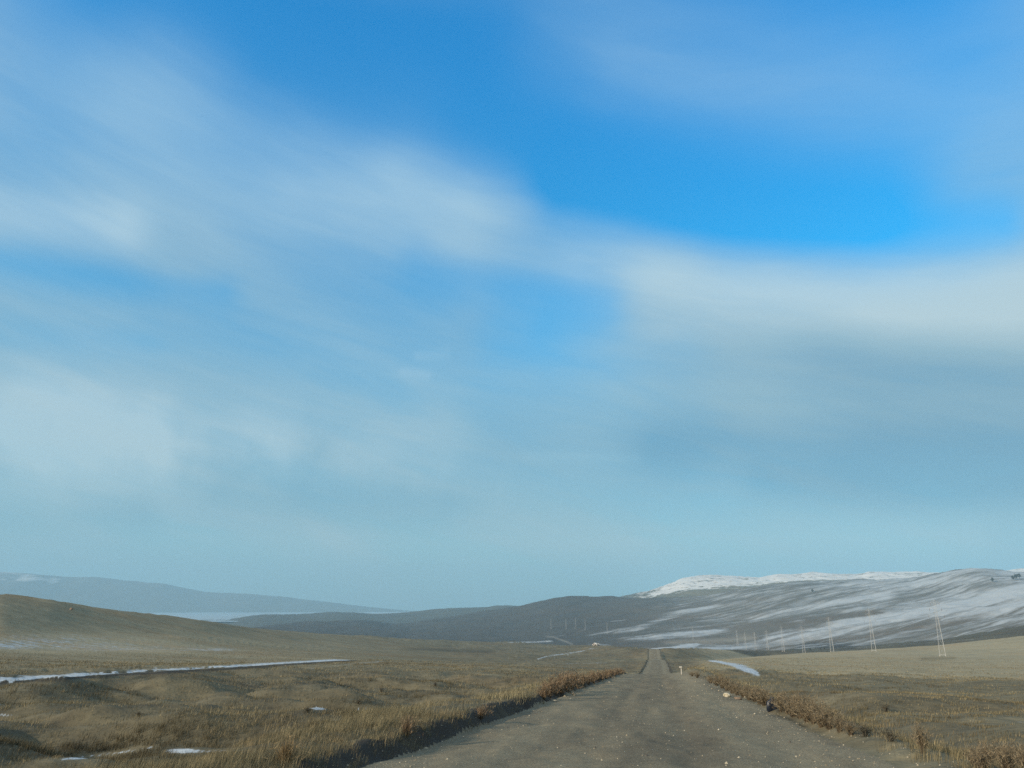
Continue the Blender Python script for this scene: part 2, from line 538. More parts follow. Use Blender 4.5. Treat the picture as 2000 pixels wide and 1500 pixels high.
# grassy ledges on the hill to the left, wavy stone-and-snow ribs on the mountain side
px0, py0 = to_px(GX, GY, GZ)
px0 = np.nan_to_num(px0, nan=-9999.)
py0 = np.nan_to_num(py0, nan=-9999.)
hillm = sstep(110, 240, GR) * (1 - sstep(900, 1300, GR)) * (1 - sstep(500, 1000, px0))
l1 = vnoise(GX / 34 + GY / 60 + 0.5 * vnoise(GX / 60, GY / 60, 21), GY / 13 - GX / 60 + 0.5 * vnoise(GX / 25, GY / 25, 24), 22)
l2 = vnoise(GX / 12, GY / 6.0 + GX / 50, 23)
l3 = vnoise(GX / 19 + GY / 30 + 3, GY / 6.5 - GX / 45 + 1.1 * vnoise(GX / 21 + GY / 50, GY / 19, 27), 26)
rel += hillm * (0.8 * np.maximum(l1, 0) ** 1.5 + 0.22 * np.maximum(l3 - 0.15, 0)) * sstep(330, 430, GR) * (1 - 0.6 * sstep(560, 700, GR))
mid = sstep(300, 480, GR) * (1 - sstep(1300, 1800, GR)) * sstep(450, 850, px0) * (1 - sstep(1330, 1430, px0))
rel += mid * 1.0 * vnoise(GX / 70 + 3, GY / 38 + GX / 300, 25)
a_st = R(56)
U = GX * math.sin(a_st) + GY * math.cos(a_st)      # along the ribs
V = GX * math.cos(a_st) - GY * math.sin(a_st)
slm = sstep(1500, 2000, GR) * (1 - sstep(4300, 4800, GR)) * sstep(1050, 1350, px0)
rel += slm * (6.0 * vnoise(U / 420 + 0.6 * vnoise(V / 300, U / 500, 31), V / 62, 32) + 3.0 * vnoise(U / 220, V / 26, 33))
drk = sstep(1800, 2300, GR) * (1 - sstep(4300, 4800, GR)) * (1 - slm)
rel += drk * (5.0 * vnoise(U / 300, V / 110, 34) + 2.0 * vnoise(U / 140, V / 50, 35))
snm = sstep(4700, 5100, GR) * (1 - sstep(6600, 7000, GR)) * sstep(1180, 1260, px0)
rel += snm * (7.0 * np.abs(vnoise(GX / 120, GY / 160, 41)) + 5.0 * np.abs(vnoise(GX / 52, GY / 70, 42)) - 5)
# the left meadow: hollows that hold the shade
trkd = np.interp(px0, [-400, 0, 350, 745], [1356, 1331, 1310, 1288])
mead = sstep(7, 12, GR) * (1 - sstep(45, 75, GR)) * sstep(5.5, 8.5, -RT) * sstep(6, 34, py0 - trkd)
rel += mead * (0.34 * vnoise(GX / 3.4 + 0.5 * vnoise(GX / 4, GY / 4, 51), GY / 1.5 + GX / 16, 52) + 0.24 * vnoise(GX / 7.5 + 7, GY / 3.2 + GX / 20, 53) + 0.13 * vnoise(GX / 1.5, GY / 0.8, 56) - 0.2)
meadr = sstep(7, 12, GR) * (1 - sstep(60, 100, GR)) * sstep(6, 9, RT)
rel += meadr * (0.10 * vnoise(GX / 3.5, GY / 2.2, 54) + 0.10 * vnoise(GX / 8, GY / 5, 55))

rel *= 1 - 0.65 * sstep(1350, 1420, px0) * sstep(90, 160, GR) * (1 - sstep(880, 1000, GR))
GZ = GZ + rel * (1 - road_w)
# banks along the road
jag = 0.16 * vnoise(RS / 0.9, RT * 0 + 1, 61) + 0.03 * vnoise(RS / 0.28, RT * 0 + 4, 62) * (1 - sstep(14, 24, GR))
hl = (0.245 + 0.07 * vnoise(RS / 5, RS * 0, 63) + 0.05 * vnoise(RS / 0.8, RT / 0.5, 67)) * np.where((RS > -40) & (RS < 720), 1, 0)
tl = -RT + jag
bankL = hl * sstep(HALF, HALF + 0.42, tl) * (1 - 0.75 * sstep(HALF + 0.9, HALF + 4.0, tl))
tr = RT + jag * 1.3
hr_ = (0.13 + 0.06 * vnoise(RS / 3, RS * 0, 64) + 0.05 * vnoise(RS / 0.7, RT / 0.5, 68)) * np.where((RS > -40) & (RS < 720), 1, 0)
bankR = hr_ * sstep(HALF + 0.05, HALF + 0.6, tr) * (1 - sstep(HALF + 1.0, HALF + 2.4, tr))
ditchR = -0.20 * sstep(HALF + 0.9, HALF + 2.0, tr) * (1 - sstep(HALF + 2.6, HALF + 5.0, tr)) * np.where((RS > -40) & (RS < 150), 1, 0)
onroad = (np.abs(RT) < HALF + 0.3) & (RS > -50) & (RS < 760)
rut = -0.035 * np.exp(-((np.abs(RT + 0.1) - 0.95) / 0.32) ** 2) - 0.02 * np.exp(-((RT - 2.6) / 0.5) ** 2)
rough = 0.018 * vnoise(RS / 0.7, RT / 0.35, 65) + 0.03 * vnoise(RS / 2.3, RT / 0.9, 66) - 0.05 * np.maximum(0, vnoise(RS / 1.4 + 9, RT / 0.7, 69) - 0.45)
lim = 1 - sstep(60, 140, GR)
GZ = GZ + bankL + bankR + ditchR + np.where(onroad, (rut + rough * lim), 0)

PX, PY = to_px(GX, GY, GZ)
PX = np.nan_to_num(PX, nan=-9999.)
PY = np.nan_to_num(PY, nan=-9999.)
KIDX = {n: int(np.sum(rows[:i])) for i, n in enumerate(names)}


def ground_at(px, py, rmin=2.0, rmax=9000.0):
    """where the line of sight through a photo pixel first meets the land"""
    a, t = direction(px, py)
    c = np.interp(float(a), az_f, np.arange(len(az_f)))
    j = int(min(max(c, 0), len(az_f) - 2))
    w = c - j
    r = GR[:, j] * (1 - w) + GR[:, j + 1] * w
    z = GZ[:, j] * (1 - w) + GZ[:, j + 1] * w
    ok = (r > rmin) & (r < rmax)
    te = z / r
    idx = np.where(ok & (te >= float(t)))[0]
    i = idx[0] if len(idx) else np.where(ok)[0][np.argmax(te[ok])]
    rr, zz = r[i], z[i]
    if i > 0 and te[i - 1] < float(t) <= te[i]:
        q = (float(t) - te[i - 1]) / (te[i] - te[i - 1])
        rr = r[i - 1] + (r[i] - r[i - 1]) * q
        zz = z[i - 1] + (z[i] - z[i - 1]) * q
    return np.array([rr * math.sin(float(a)), rr * math.cos(float(a)), zz])


def z_at(x, y):
    """land height under points in front of the camera (arrays)"""
    x, y = np.atleast_1d(np.asarray(x, float)), np.atleast_1d(np.asarray(y, float))
    a = np.arctan2(x, y)
    r = np.hypot(x, y)
    c = np.clip(np.interp(a, az_f, np.arange(len(az_f))), 0, len(az_f) - 1.001)
    j = c.astype(int)
    w = c - j
    out = np.zeros(len(r))
    lr = np.log(r)
    lg = np.log(GR)
    order = np.argsort(j)
    js, starts = np.unique(j[order], return_index=True)
    ends = np.append(starts[1:], len(order))
    for jj, s0, e0 in zip(js, starts, ends):
        ii = order[s0:e0]
        z0 = np.interp(lr[ii], lg[:, jj], GZ[:, jj])
        z1 = np.interp(lr[ii], lg[:, jj + 1], GZ[:, jj + 1])
        out[ii] = z0 * (1 - w[ii]) + z1 * w[ii]
    return out


def line_mask(pts, rmin, rmax, soft=1.0):
    """1 along a line lying on the land: pts = (x, y, half-thickness)"""
    p = np.array(pts, float)
    y = np.interp(PX, p[:, 0], p[:, 1], left=-1e4, right=-1e4)
    wd = np.interp(PX, p[:, 0], p[:, 2])
    m = np.exp(-(np.abs(PY - y) / wd) ** 2 * soft)
    e = min(max(4.0, 0.14 * (p[-1, 0] - p[0, 0])), 40.0)
    m = m * sstep(p[0, 0], p[0, 0] + e, PX) * (1 - sstep(p[-1, 0] - e, p[-1, 0], PX))
    return m * ((GR > rmin) & (GR < rmax))


def blob(x, y, wx, wy, rmin, rmax):
    return np.exp(-((PX - x) / wx) ** 2 - ((PY - y) / wy) ** 2) * ((GR > rmin) & (GR < rmax))


# ---- where snow lies (0..1), and the cover of the land plus painted bank shade: 0 dark heath .. 1 pale straw
SN = np.zeros_like(GZ)
TN = np.full_like(GZ, 0.50)
SN += 0.36 * sstep(5000, 5300, GR) * sstep(1150, 1260, PX) + 0.30 * sstep(5000, 5300, GR) * sstep(1200, 1330, PX)
sl = ((GR > 1450) & (GR < 4600))
SN += sl * 0.34 * sstep(1060, 1460, PX)
SN += sl * 0.10 * sstep(1500, 1900, PX) * (1 - sstep(1195, 1235, PY))
SN += 0.85 * line_mask([(1262, 1268, 0.6), (1300, 1266, 1.6), (1360, 1259, 3), (1372, 1257, 1)], 1000, 4600)
SN += 0.36 * line_mask([(1270, 1272, 1), (1340, 1268, 3), (1430, 1265, 5), (1480, 1256, 9), (1530, 1246, 10), (1600, 1233, 9), (1680, 1216, 12), (1760, 1203, 13), (1830, 1190, 17),
                        (1900, 1176, 20), (2200, 1120, 30)], 900, 4600, 0.8)
SN += 0.34 * line_mask([(1190, 1249, 3), (1300, 1243, 6), (1360, 1240, 8), (1400, 1232, 8), (1450, 1216, 6), (1520, 1198, 6), (1640, 1176, 8), (1760, 1160, 8)], 1450, 4600)
SN += 0.34 * line_mask([(1120, 1247, 1.5), (1180, 1236, 4), (1240, 1228, 6), (1290, 1210, 8), (1330, 1196, 5), (1420, 1180, 4)], 1450, 4600)
SN += 0.34 * line_mask([(1040, 1249, 1.2), (1100, 1240, 2), (1140, 1228, 2.5), (1200, 1213, 3.5), (1240, 1207, 2)], 1450, 4600)
SN += 0.16 * line_mask([(1530, 1150, 6), (1600, 1143, 7), (1760, 1140, 8), (2000, 1128, 8)], 2400, 4600)
SN += 0.18 * line_mask([(1380, 1172, 4), (1470, 1160, 5), (1540, 1150, 6)], 2400, 4600)
SN -= 0.5 * line_mask([(1280, 1256, 4), (1330, 1251, 5), (1400, 1250, 4)], 1300, 4600)
SN -= 0.6 * blob(1440, 1250, 50, 8, 1000, 4600) + 0.35 * blob(1500, 1222, 90, 8, 1000, 4600) + 0.4 * blob(1150, 1190, 100, 22, 1000, 4600)
SN -= 0.4 * line_mask([(1560, 1215, 5), (1640, 1203, 6), (1690, 1200, 5), (1740, 1195, 2)], 1000, 4600)
SN += 0.62 * line_mask([(980, 1255, 1.2), (1040, 1254, 1.5), (1078, 1252, 1.5), (1086, 1257, 1.5)], 800, 2300)
SN += 0.50 * line_mask([(800, 1205, 2), (860, 1205, 2)], 6000, 7500)
SN += 0.62 * line_mask([(1034, 1292, 1), (1050, 1287, 1.6), (1072, 1281, 1.8), (1100, 1277.5, 1.4), (1135, 1272, 1.6), (1152, 1267.5, 1.4), (1180, 1265, 0.8)], 240, 1600)
SN += 0.50 * line_mask([(1045, 1292, 1), (1062, 1296, 1), (1080, 1297, 1), (1120, 1296, 0.8), (1200, 1294, .6)], 240, 1600)
SN += 0.45 * line_mask([(1075, 1287, 1), (1110, 1279.5, 1), (1140, 1276, 1)], 240, 1600)
SN += 0.50 * line_mask([(1140, 1254, 1), (1150, 1260, 1.5), (1172, 1259, 2), (1200, 1261, 1)], 800, 2300) * 0.6
# the snowy track across the left meadow, its dark wheel rut, snow beside it
trk = [(-400, 1355, 9), (0, 1330.5, 6.5), (100, 1324, 6.5), (180, 1319, 6.5), (260, 1313.5, 5), (350, 1309, 4), (440, 1303, 3.6), (540, 1296.5, 3), (640, 1290.3, 2.4), (705, 1287.8, 1.6), (745, 1287.6, 1.0)]
rutl = [(-400, 1359, 2.6), (0, 1334, 2.2), (100, 1327, 2.2), (180, 1321.5, 2.2), (260, 1316, 2.6), (350, 1311.5, 2.6), (440, 1306.5, 2.4), (540, 1299.5, 2.0), (640, 1293, 1.3), (720, 1289, 1.1)]
SN += 0.80 * line_mask(trk, 16, 240, 0.6)
RUT = line_mask(rutl, 20, 240)
SN -= 0.9 * RUT
SN += 0.42 * line_mask([(540, 1312, 1.5), (600, 1307, 2), (640, 1302, 2), (690, 1296, 1.5), (780, 1290, 1.2)], 20, 240)
# thin frost on the shoulder of the left hill
SN += 0.40 * blob(90, 1252, 300, 24, 110, 700) + 0.22 * blob(300, 1268, 220, 9, 110, 700) + 0.25 * blob(430, 1269, 60, 4, 110, 700) + 0.20 * blob(20, 1262, 50, 7, 100, 700)
# snow left in hollows of the near meadow
SN += 0.62 * line_mask([(90, 1486, 2), (170, 1479, 6), (240, 1470, 6), (290, 1460, 4), (330, 1453, 1)], 5, 40)
SN += 0.75 * blob(350, 1467, 40, 7, 5, 40) + 0.55 * blob(440, 1467, 60, 6, 5, 40) + 0.7 * blob(5, 1396, 30, 6, 5, 60) + 0.5 * blob(312, 1430, 16, 2, 5, 40)
SN += 0.65 * blob(622, 1384, 22, 5, 5, 60) + 0.65 * blob(705, 1386, 30, 5, 5, 60) + 0.4 * blob(660, 1406, 26, 5, 5, 60) + 0.3 * blob(60, 1412, 60, 2.5, 5, 60)
SN += 0.45 * line_mask([(560, 1330, .8), (720, 1336, .8), (860, 1342, 1)], 20, 100) * 0.6
# right: the snow-filled ditch, strips and frost
SN += 0.80 * line_mask([(1374, 1289.5, 1.5), (1400, 1292, 2.5), (1430, 1298, 4), (1450, 1304, 7), (1470, 1312, 7), (1485, 1318.5, 5), (1493, 1322, 2)], 60, 420, 0.8)
SN += 0.45 * line_mask([(1395, 1311, 1), (1420, 1309, 1.2)], 60, 420)
SN += 0.36 * line_mask([(1630, 1329, 1.2), (1700, 1336, 1.6), (1790, 1343, 2), (1840, 1347, 1.5), (1990, 1352, 1.2)], 20, 300)
SN += 0.24 * line_mask([(1480, 1318, 4), (1560, 1318, 3), (1700, 1312, 3), (1850, 1301, 3), (2010, 1293, 3)], 60, 460)
SN += 0.35 * blob(1985, 1410, 60, 22, 5, 100) + 0.22 * blob(1940, 1338, 80, 6, 20, 200)
SN += 0.36 * line_mask([(1480, 1281, 1), (1530, 1275, 1.4), (1600, 1271, 1.4), (1660, 1269, 1.4), (1760, 1258, 1.6), (1860, 1252, 1.5), (2010, 1240, 2)], 830, 1450)
SN += 0.40 * line_mask([(1560, 1268, 1.5), (1600, 1266.5, 1.5), (1680, 1264, 1.5), (1730, 1258, 1.2)], 830, 1450)
SN += 0.25 * line_mask([(1360, 1279, 1), (1420, 1279, 1.2), (1476, 1281, 1)], 400, 1450)
SN = np.clip(SN, 0, 1)

TN += 0.42 * sstep(1340, 1420, PX) * sstep(1345, 1315, PY) * ((GR > 100) & (GR < 900))            # straw field with the pylons
TN += 0.14 * blob(300, 1300, 420, 14, 40, 400)
TN -= 0.06 * ((GR > 250) & (GR < 1400)) * (1 - sstep(1330, 1400, PX)) * sstep(250, 600, PX)
TN -= 0.18 * sstep(300, 700, GR) * (GR < 1500) * (1 - sstep(200, 700, PX))
TN -= 0.30 * ((GR > 880) & (GR < 1460)) * sstep(1380, 1450, PX)
TN -= 0.36 * sstep(1450, 1700, GR)
TN += 0.30 * sstep(1450, 1700, GR) * sstep(1080, 1400, PX)
TN += 0.35 * line_mask([(1280, 1257, 5), (1340, 1253, 6), (1400, 1252, 6), (1460, 1247, 6), (1490, 1244, 3)], 1300, 2600)
TN -= 0.35 * line_mask([(1545, 1267, 3), (1580, 1259, 6), (1640, 1260, 6), (1680, 1262, 3)], 830, 1750)
TN -= 0.14 * line_mask([(1300, 1283, 5), (1400, 1280, 5), (1470, 1279, 4)], 440, 1300)
TN -= 0.25 * line_mask([(1790, 1287, 2.5), (1825, 1286.5, 4), (1872, 1285, 2)], 300, 700) + 0.2 * line_mask([(1684, 1276.5, 1), (1706, 1276.5, 2), (1722, 1276, 1)], 300, 900)
TN -= 0.20 * line_mask([(780, 1266, 2), (900, 1272, 4), (960, 1273, 3), (975, 1273, 1)], 300, 1400)
TN += 0.5 * line_mask([(1062, 1243.5, 1), (1080, 1244, 1.6), (1100, 1251, 2.2), (1120, 1259, 2.4), (1124, 1261, 1)], 1000, 3000)
TN -= 0.5 * sstep(HALF - 0.2, HALF, tl) * (1 - sstep(HALF + 0.35, HALF + 0.7, tl)) * (1 - 0.4 * sstep(120, 250, RS)) * (RS < 760)  # left bank face: dark earth, with the bank's shade put into the tone
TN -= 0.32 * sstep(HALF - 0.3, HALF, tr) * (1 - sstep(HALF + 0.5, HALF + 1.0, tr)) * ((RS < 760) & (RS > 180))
TN += 0.22 * blob(150, 1258, 330, 24, 100, 700)
TN -= 0.6 * RUT
TN += 0.18 * hillm
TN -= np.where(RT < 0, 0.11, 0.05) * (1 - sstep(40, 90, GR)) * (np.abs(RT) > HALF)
TN = np.clip(TN, 0.02, 1)

# ------------------------------------------------------------------ materials
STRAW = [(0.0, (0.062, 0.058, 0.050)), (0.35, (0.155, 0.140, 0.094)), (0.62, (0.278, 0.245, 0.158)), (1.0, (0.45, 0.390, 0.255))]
HEATH = [(0.0, (0.060, 0.060, 0.058)), (0.35, (0.135, 0.128, 0.112)), (0.62, (0.235, 0.222, 0.190)), (1.0, (0.40, 0.37, 0.30))]
SNOW_C = (0.82, 0.815, 0.79)


def new_mat(name):
    m = bpy.data.materials.new(name)
    m.use_nodes = True
    t = m.node_tree
    t.nodes.clear()
    N = Nodes(t)
    out = t.nodes.new('ShaderNodeOutputMaterial')
    b = t.nodes.new('ShaderNodeBsdfPrincipled')
    b.inputs['Roughness'].default_value = 0.95
    b.inputs['Specular IOR Level'].default_value = 0.1
    t.links.new(b.outputs[0], out.inputs[0])
    return m, N, b


def bump(N, b, hgt, strength, dist):
    k = N.n.new('ShaderNodeBump')
    k.inputs['Strength'].default_value = strength
    k.inputs['Distance'].default_value = dist
    N.put(k.inputs['Height'], hgt)
    N.l.new(k.outputs[0], b.inputs['Normal'])


def land_mat(name, tone_scales, snow_noise, snow_gain, edge, bump_s=None, snow_mix=1.0, snow_c=SNOW_C, cover=STRAW):
    """tone_scales: (scale vector, rotation, noise scale, detail, amount); snow_noise: list of (mapping scale, rot, weight)"""
    m, N, b = new_mat(name)
    pos = N.n.new('ShaderNodeNewGeometry').outputs['Position']
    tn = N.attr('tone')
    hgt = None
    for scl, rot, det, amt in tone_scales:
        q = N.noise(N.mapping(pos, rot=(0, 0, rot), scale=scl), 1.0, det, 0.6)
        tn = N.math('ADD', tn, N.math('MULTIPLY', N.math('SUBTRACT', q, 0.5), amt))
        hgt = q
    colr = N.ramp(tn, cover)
    hue = N.noise(N.mapping(pos, scale=tuple(s * 0.37 for s in tone_scales[0][0])), 1.0, 3.0)
    colr = N.mix(N.smooth(hue, 0.42, 0.72, 0.0, 0.45), colr, N.mix(1.0, colr, (1.10, 0.86, 0.70), 'MULTIPLY'))
    s = N.attr('snow')
    for scl, rot, wgt in snow_noise:
        q = N.noise(N.mapping(pos, rot=(0, 0, rot), scale=scl), 1.0, 6.0, 0.62, dist=0.3)
        s = N.math('ADD', s, N.math('MULTIPLY', N.math('SUBTRACT', q, 0.5), wgt))
    sf = N.math('MULTIPLY', N.smooth(s, 0.5 - edge, 0.5 + edge), snow_mix)
    # bare land never turns white through noise alone
    sf = N.math('MULTIPLY', sf, N.smooth(N.attr('snow'), 0.03, 0.16))
    colr = N.mix(sf, colr, snow_c)
    N.put(b.inputs['Base Color'], colr)
    if bump_s:
        bump(N, b, hgt, bump_s[0], bump_s[1])
    return m


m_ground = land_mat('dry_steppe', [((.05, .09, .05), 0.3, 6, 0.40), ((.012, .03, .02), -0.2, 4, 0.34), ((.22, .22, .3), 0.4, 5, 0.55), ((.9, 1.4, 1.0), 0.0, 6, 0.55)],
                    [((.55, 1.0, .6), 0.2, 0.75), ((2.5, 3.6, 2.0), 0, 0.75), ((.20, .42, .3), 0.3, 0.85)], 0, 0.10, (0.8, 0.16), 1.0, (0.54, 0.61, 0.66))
RIB = -(math.pi / 2 - a_st)
m_slope = land_mat('heath_slope_with_snow', [((1 / 300, 1 / 70, 1 / 90), -(math.pi / 2 - a_st), 6, 0.26), ((1 / 60, 1 / 24, 1 / 30), -(math.pi / 2 - a_st), 5, 0.22)],
                   [((1 / 620, 1 / 105, 1 / 400), -(math.pi / 2 - a_st), 0.95), ((1 / 330, 1 / 30, 1 / 200), -(math.pi / 2 - a_st), 1.25)], 0, 0.26, (0.4, 6.0), 0.72, (0.70, 0.75, 0.78), HEATH)
m_snow = land_mat('snow_with_rocks', [((1 / 120, 1 / 60, 1 / 60), 0.2, 6, 0.3)],
                  [((1 / 170, 1 / 120, 1 / 40), 0.4, 1.3), ((1 / 40, 1 / 40, 1 / 16), 0.2, 1.2)], 0, 0.12, (0.5, 6.0))
m_farhill = land_mat('far_heath', [((1 / 420, 1 / 260, 1 / 200), 0.3, 5, 0.35)], [((1 / 300, 1 / 160, 1 / 80), 0, 0.6)], 0, 0.2, (0.3, 8.0))

m_road, N, b = new_mat('gravel_road')
pos = N.n.new('ShaderNodeNewGeometry').outputs['Position']
rp = N.mapping(pos, rot=(0, 0, ROAD_AZ))                 # y runs along the road
c1 = N.noise(N.mapping(rp, scale=(1.1, 0.16, 1)), 1.0, 5, 0.55)
c2 = N.noise(rp, 1.3, 7, 0.6)
c3 = N.noise(rp, 26.0, 5, 0.65)
c4 = N.noise(N.mapping(rp, scale=(5.0, 2.2, 5.0)), 1.0, 6, 0.7)
wear = N.attr('wear')
tnr = N.math('ADD', N.math('ADD', N.math('MULTIPLY', c1, 0.62), N.math('MULTIPLY', c2, 0.24)), N.math('MULTIPLY', wear, 0.5))
rc = N.ramp(tnr, [(0.22, (0.185, 0.162, 0.118)), (0.50, (0.312, 0.272, 0.188)), (0.72, (0.385, 0.336, 0.228)), (0.95, (0.43, 0.38, 0.265))])
rc = N.mix(N.smooth(c4, 0.40, 0.66, 0.0, 0.45), rc, N.mix(1.0, rc, (1.45, 1.42, 1.36), 'MULTIPLY'))
rc = N.mix(N.smooth(c3, 0.35, 0.65, 0.0, 0.75), rc, N.mix(1.0, rc, (0.55, 0.55, 0.56), 'MULTIPLY'))
vor = N.n.new('ShaderNodeTexVoronoi')
vor.inputs['Scale'].default_value = 30.0
N.put(vor.inputs['Vector'], rp)
peb = N.math('MULTIPLY', N.smooth(vor.outputs['Distance'], 0.30, 0.16), N.smooth(N.noise(rp, 0.9, 4), 0.40, 0.66))
vsep = N.n.new('ShaderNodeSeparateColor')
N.put(vsep.inputs[0], vor.outputs['Color'])
peb = N.math('MULTIPLY', peb, N.smooth(vsep.outputs[0], 0.62, 0.8))
rc = N.mix(N.math('MULTIPLY', peb, 0.8), rc, (0.40, 0.37, 0.29))
N.put(b.inputs['Base Color'], rc)
bump(N, b, N.math('ADD', N.math('MULTIPLY', c3, 0.7), N.math('ADD', c2, N.math('MULTIPLY', peb, 0.5))), 0.55, 0.05)

# ------------------------------------------------------------------ ground, road, hills, mountain as separate sheets
idx = np.arange(NR * NA).reshape(NR, NA)
q0 = idx[:-1, :]
q1 = idx[1:, :]
quads = np.stack([q0, np.roll(q0, -1, 1), np.roll(q1, -1, 1), q1], -1).reshape(-1, 4)
qseg = np.repeat(SEG[:-1], NA)
V3 = np.stack([GX, GY, GZ], -1).reshape(-1, 3)
cen_t = RT.reshape(-1)[quads].mean(1)
cen_s = RS.reshape(-1)[quads].mean(1)
cen_px = PX.reshape(-1)[quads].mean(1)
is_road = (np.abs(cen_t) < HALF) & (cen_s > -50) & (cen_s < 720) & (qseg <= 6)
wear = np.where(np.abs(RT) < 5, 0.30 * np.exp(-((RT - 2.5) / 0.8) ** 2) + 0.16 * np.exp(-((RT + 2.9) / 0.8) ** 2) + 0.10 * np.exp(-((RT + 0.1) / .45) ** 2)
                - 0.16 * np.exp(-((np.abs(RT - 0.55) - 0.75) / 0.4) ** 2), 0)
wear = wear - 0.30 * blob(1340, 1460, 85, 45, 3, 40) - 0.12 * blob(1170, 1450, 70, 30, 3, 40) - 0.10 * blob(1270, 1345, 60, 25, 10, 120)


def sub(name, sel, mat, extra=None):
    f = quads[sel]
    u, inv = np.unique(f, return_inverse=True)
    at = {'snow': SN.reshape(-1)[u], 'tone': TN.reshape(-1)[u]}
    if extra is not None:
        at['wear'] = extra.reshape(-1)[u]
    o = mesh_np(name, V3[u], inv.reshape(f.shape)[:, ::-1], mat, smooth=True, attrs=at)
    return tag(o, kind='structure')


seg_n = {n: i for i, n in enumerate(names)}
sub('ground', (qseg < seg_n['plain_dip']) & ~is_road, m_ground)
sub('road', is_road, m_road, wear)
right_side = (cen_px > 1205) | (cen_px < -5000)
hillrows = (qseg >= seg_n['plain_dip']) & (qseg < seg_n['ridge'])
sub('hill', hillrows & (cen_px <= 1205) & (cen_px > -5000), m_slope)
sub('mountain_slope', hillrows & right_side, m_slope)
farrows = qseg >= seg_n['ridge']
sub('far_hills', farrows & (cen_px <= 1170) & (cen_px > -5000), m_farhill)
sub('snowy_mountain', farrows & ((cen_px > 1170) | (cen_px < -5000)), m_snow)

# ---- the lake: a still pale sheet far behind the hills
m_lake, N, b = new_mat('pale_lake')
pos = N.n.new('ShaderNodeNewGeometry').outputs['Position']
q = N.noise(N.mapping(pos, scale=(1 / 5000, 1 / 1200, 1)), 1.0, 4)
N.put(b.inputs['Base Color'], N.ramp(q, [(0.3, (0.40, 0.47, 0.51)), (0.7, (0.54, 0.58, 0.60))]))
b.inputs['Roughness'].default_value = 0.4
aa = np.radians(np.arange(0, 360, 3.0))
rl = np.array([5600., 9000., 13000., 18300.])
lv = np.array([(r * math.sin(a), r * math.cos(a), -100.0) for r in rl for a in aa])
n = len(aa)
lf = [(i * n + j, i * n + (j + 1) % n, (i + 1) * n + (j + 1) % n, (i + 1) * n + j) for i in range(3) for j in range(n)]
tag(mesh_np('lake', lv, np.array(lf)[:, ::-1], m_lake), kind='structure')

# ---- the mountain range beyond the lake
rg = [(-900, 1112), (-300, 1113), (0, 1116), (60, 1119.5), (125, 1126), (190, 1126.5), (240, 1132), (320, 1139), (360, 1148), (400, 1155.5), (480, 1159), (560, 1166),
      (640, 1175), (720, 1185), (800, 1193), (1000, 1194), (1100, 1193), (1300, 1194)]
ra, rt = direction(np.array([p[0] for p in rg]), np.array([p[1] for p in rg]))
A2 = np.linspace(ra[0] - 0.25, ra[-1], 420)
T2 = np.interp(A2, ra, rt)
M2 = 46
vv = np.linspace(0, 1, M2)
rr = 13600 + 3600 * vv
prof = np.where(vv < 0.68, sstep(0, 0.68, vv) ** 0.9, 1 - 0.5 * sstep(0.68, 1.0, vv))
RX = rr[:, None] * np.sin(A2)[None]
RY = rr[:, None] * np.cos(A2)[None]
top = (T2 * 16050)[None]
bz = -120.0
RZ = bz + (top - bz) * prof[:, None]
vall = np.abs(vnoise(RX / 700 + 0.5 * vnoise(RX / 900, RY / 900, 70), RY / 1900, 71)) * 0.13 + np.abs(vnoise(RX / 300, RY / 800, 72)) * 0.06
RZ = RZ - (top - bz) * vall * prof[:, None] * (1 - sstep(0.5, 0.68, vv) * 0.75)[:, None]
i2 = np.arange(M2 * len(A2)).reshape(M2, -1)
f2 = np.stack([i2[:-1, :-1], i2[1:, :-1], i2[1:, 1:], i2[:-1, 1:]], -1).reshape(-1, 4)
rpx, rpy = to_px(RX, RY, RZ)
s2 = 0.28 * sstep(300, 0, rpx) * sstep(1160, 1130, rpy) + 0.5 * np.exp(-((rpx - 105) / 16) ** 2 - ((rpy - 1134) / 9) ** 2) + 0.32 * np.exp(-((rpx - 40) / 50) ** 2 - ((rpy - 1131) / 5) ** 2)
m_range = land_mat('far_range', [((1 / 700, 1 / 500, 1 / 300), 0.3, 5, 0.3)], [((1 / 260, 1 / 500, 1 / 110), 0, 1.7)], 0, 0.22, None)
tag(mesh_np('mountain_range', np.stack([RX, RY, RZ], -1).reshape(-1, 3), f2[:, ::-1], m_range, smooth=True,
            attrs={'snow': np.clip(s2, 0, 1).ravel(), 'tone': np.full(RX.size, 0.34)}), kind='structure')

# ---- haze
m_haze = bpy.data.materials.new('haze')
m_haze.use_nodes = True
ht = m_haze.node_tree
ht.nodes.clear()
pv = ht.nodes.new('ShaderNodeVolumePrincipled')
pv.inputs['Color'].default_value = (0.46, 0.78, 1.0, 1)
pv.inputs['Density'].default_value = 0.000095
pv.inputs['Anisotropy'].default_value = 0.0
pv.inputs['Density Attribute'].default_value = ''
ho = ht.nodes.new('ShaderNodeOutputMaterial')
ht.links.new(pv.outputs[0], ho.inputs['Volume'])
hx, hb, htop = 18600.0, -165.0, 860.0
bv = [(x, y, z) for z in (hb, htop) for y in (-hx, hx) for x in (-hx, hx)]
bf = [(0, 2, 3, 1), (4, 5, 7, 6), (0, 1, 5, 4), (1, 3, 7, 5), (3, 2, 6, 7), (2, 0, 4, 6)]
tag(mesh_np('haze', bv, bf, m_haze), kind='stuff')

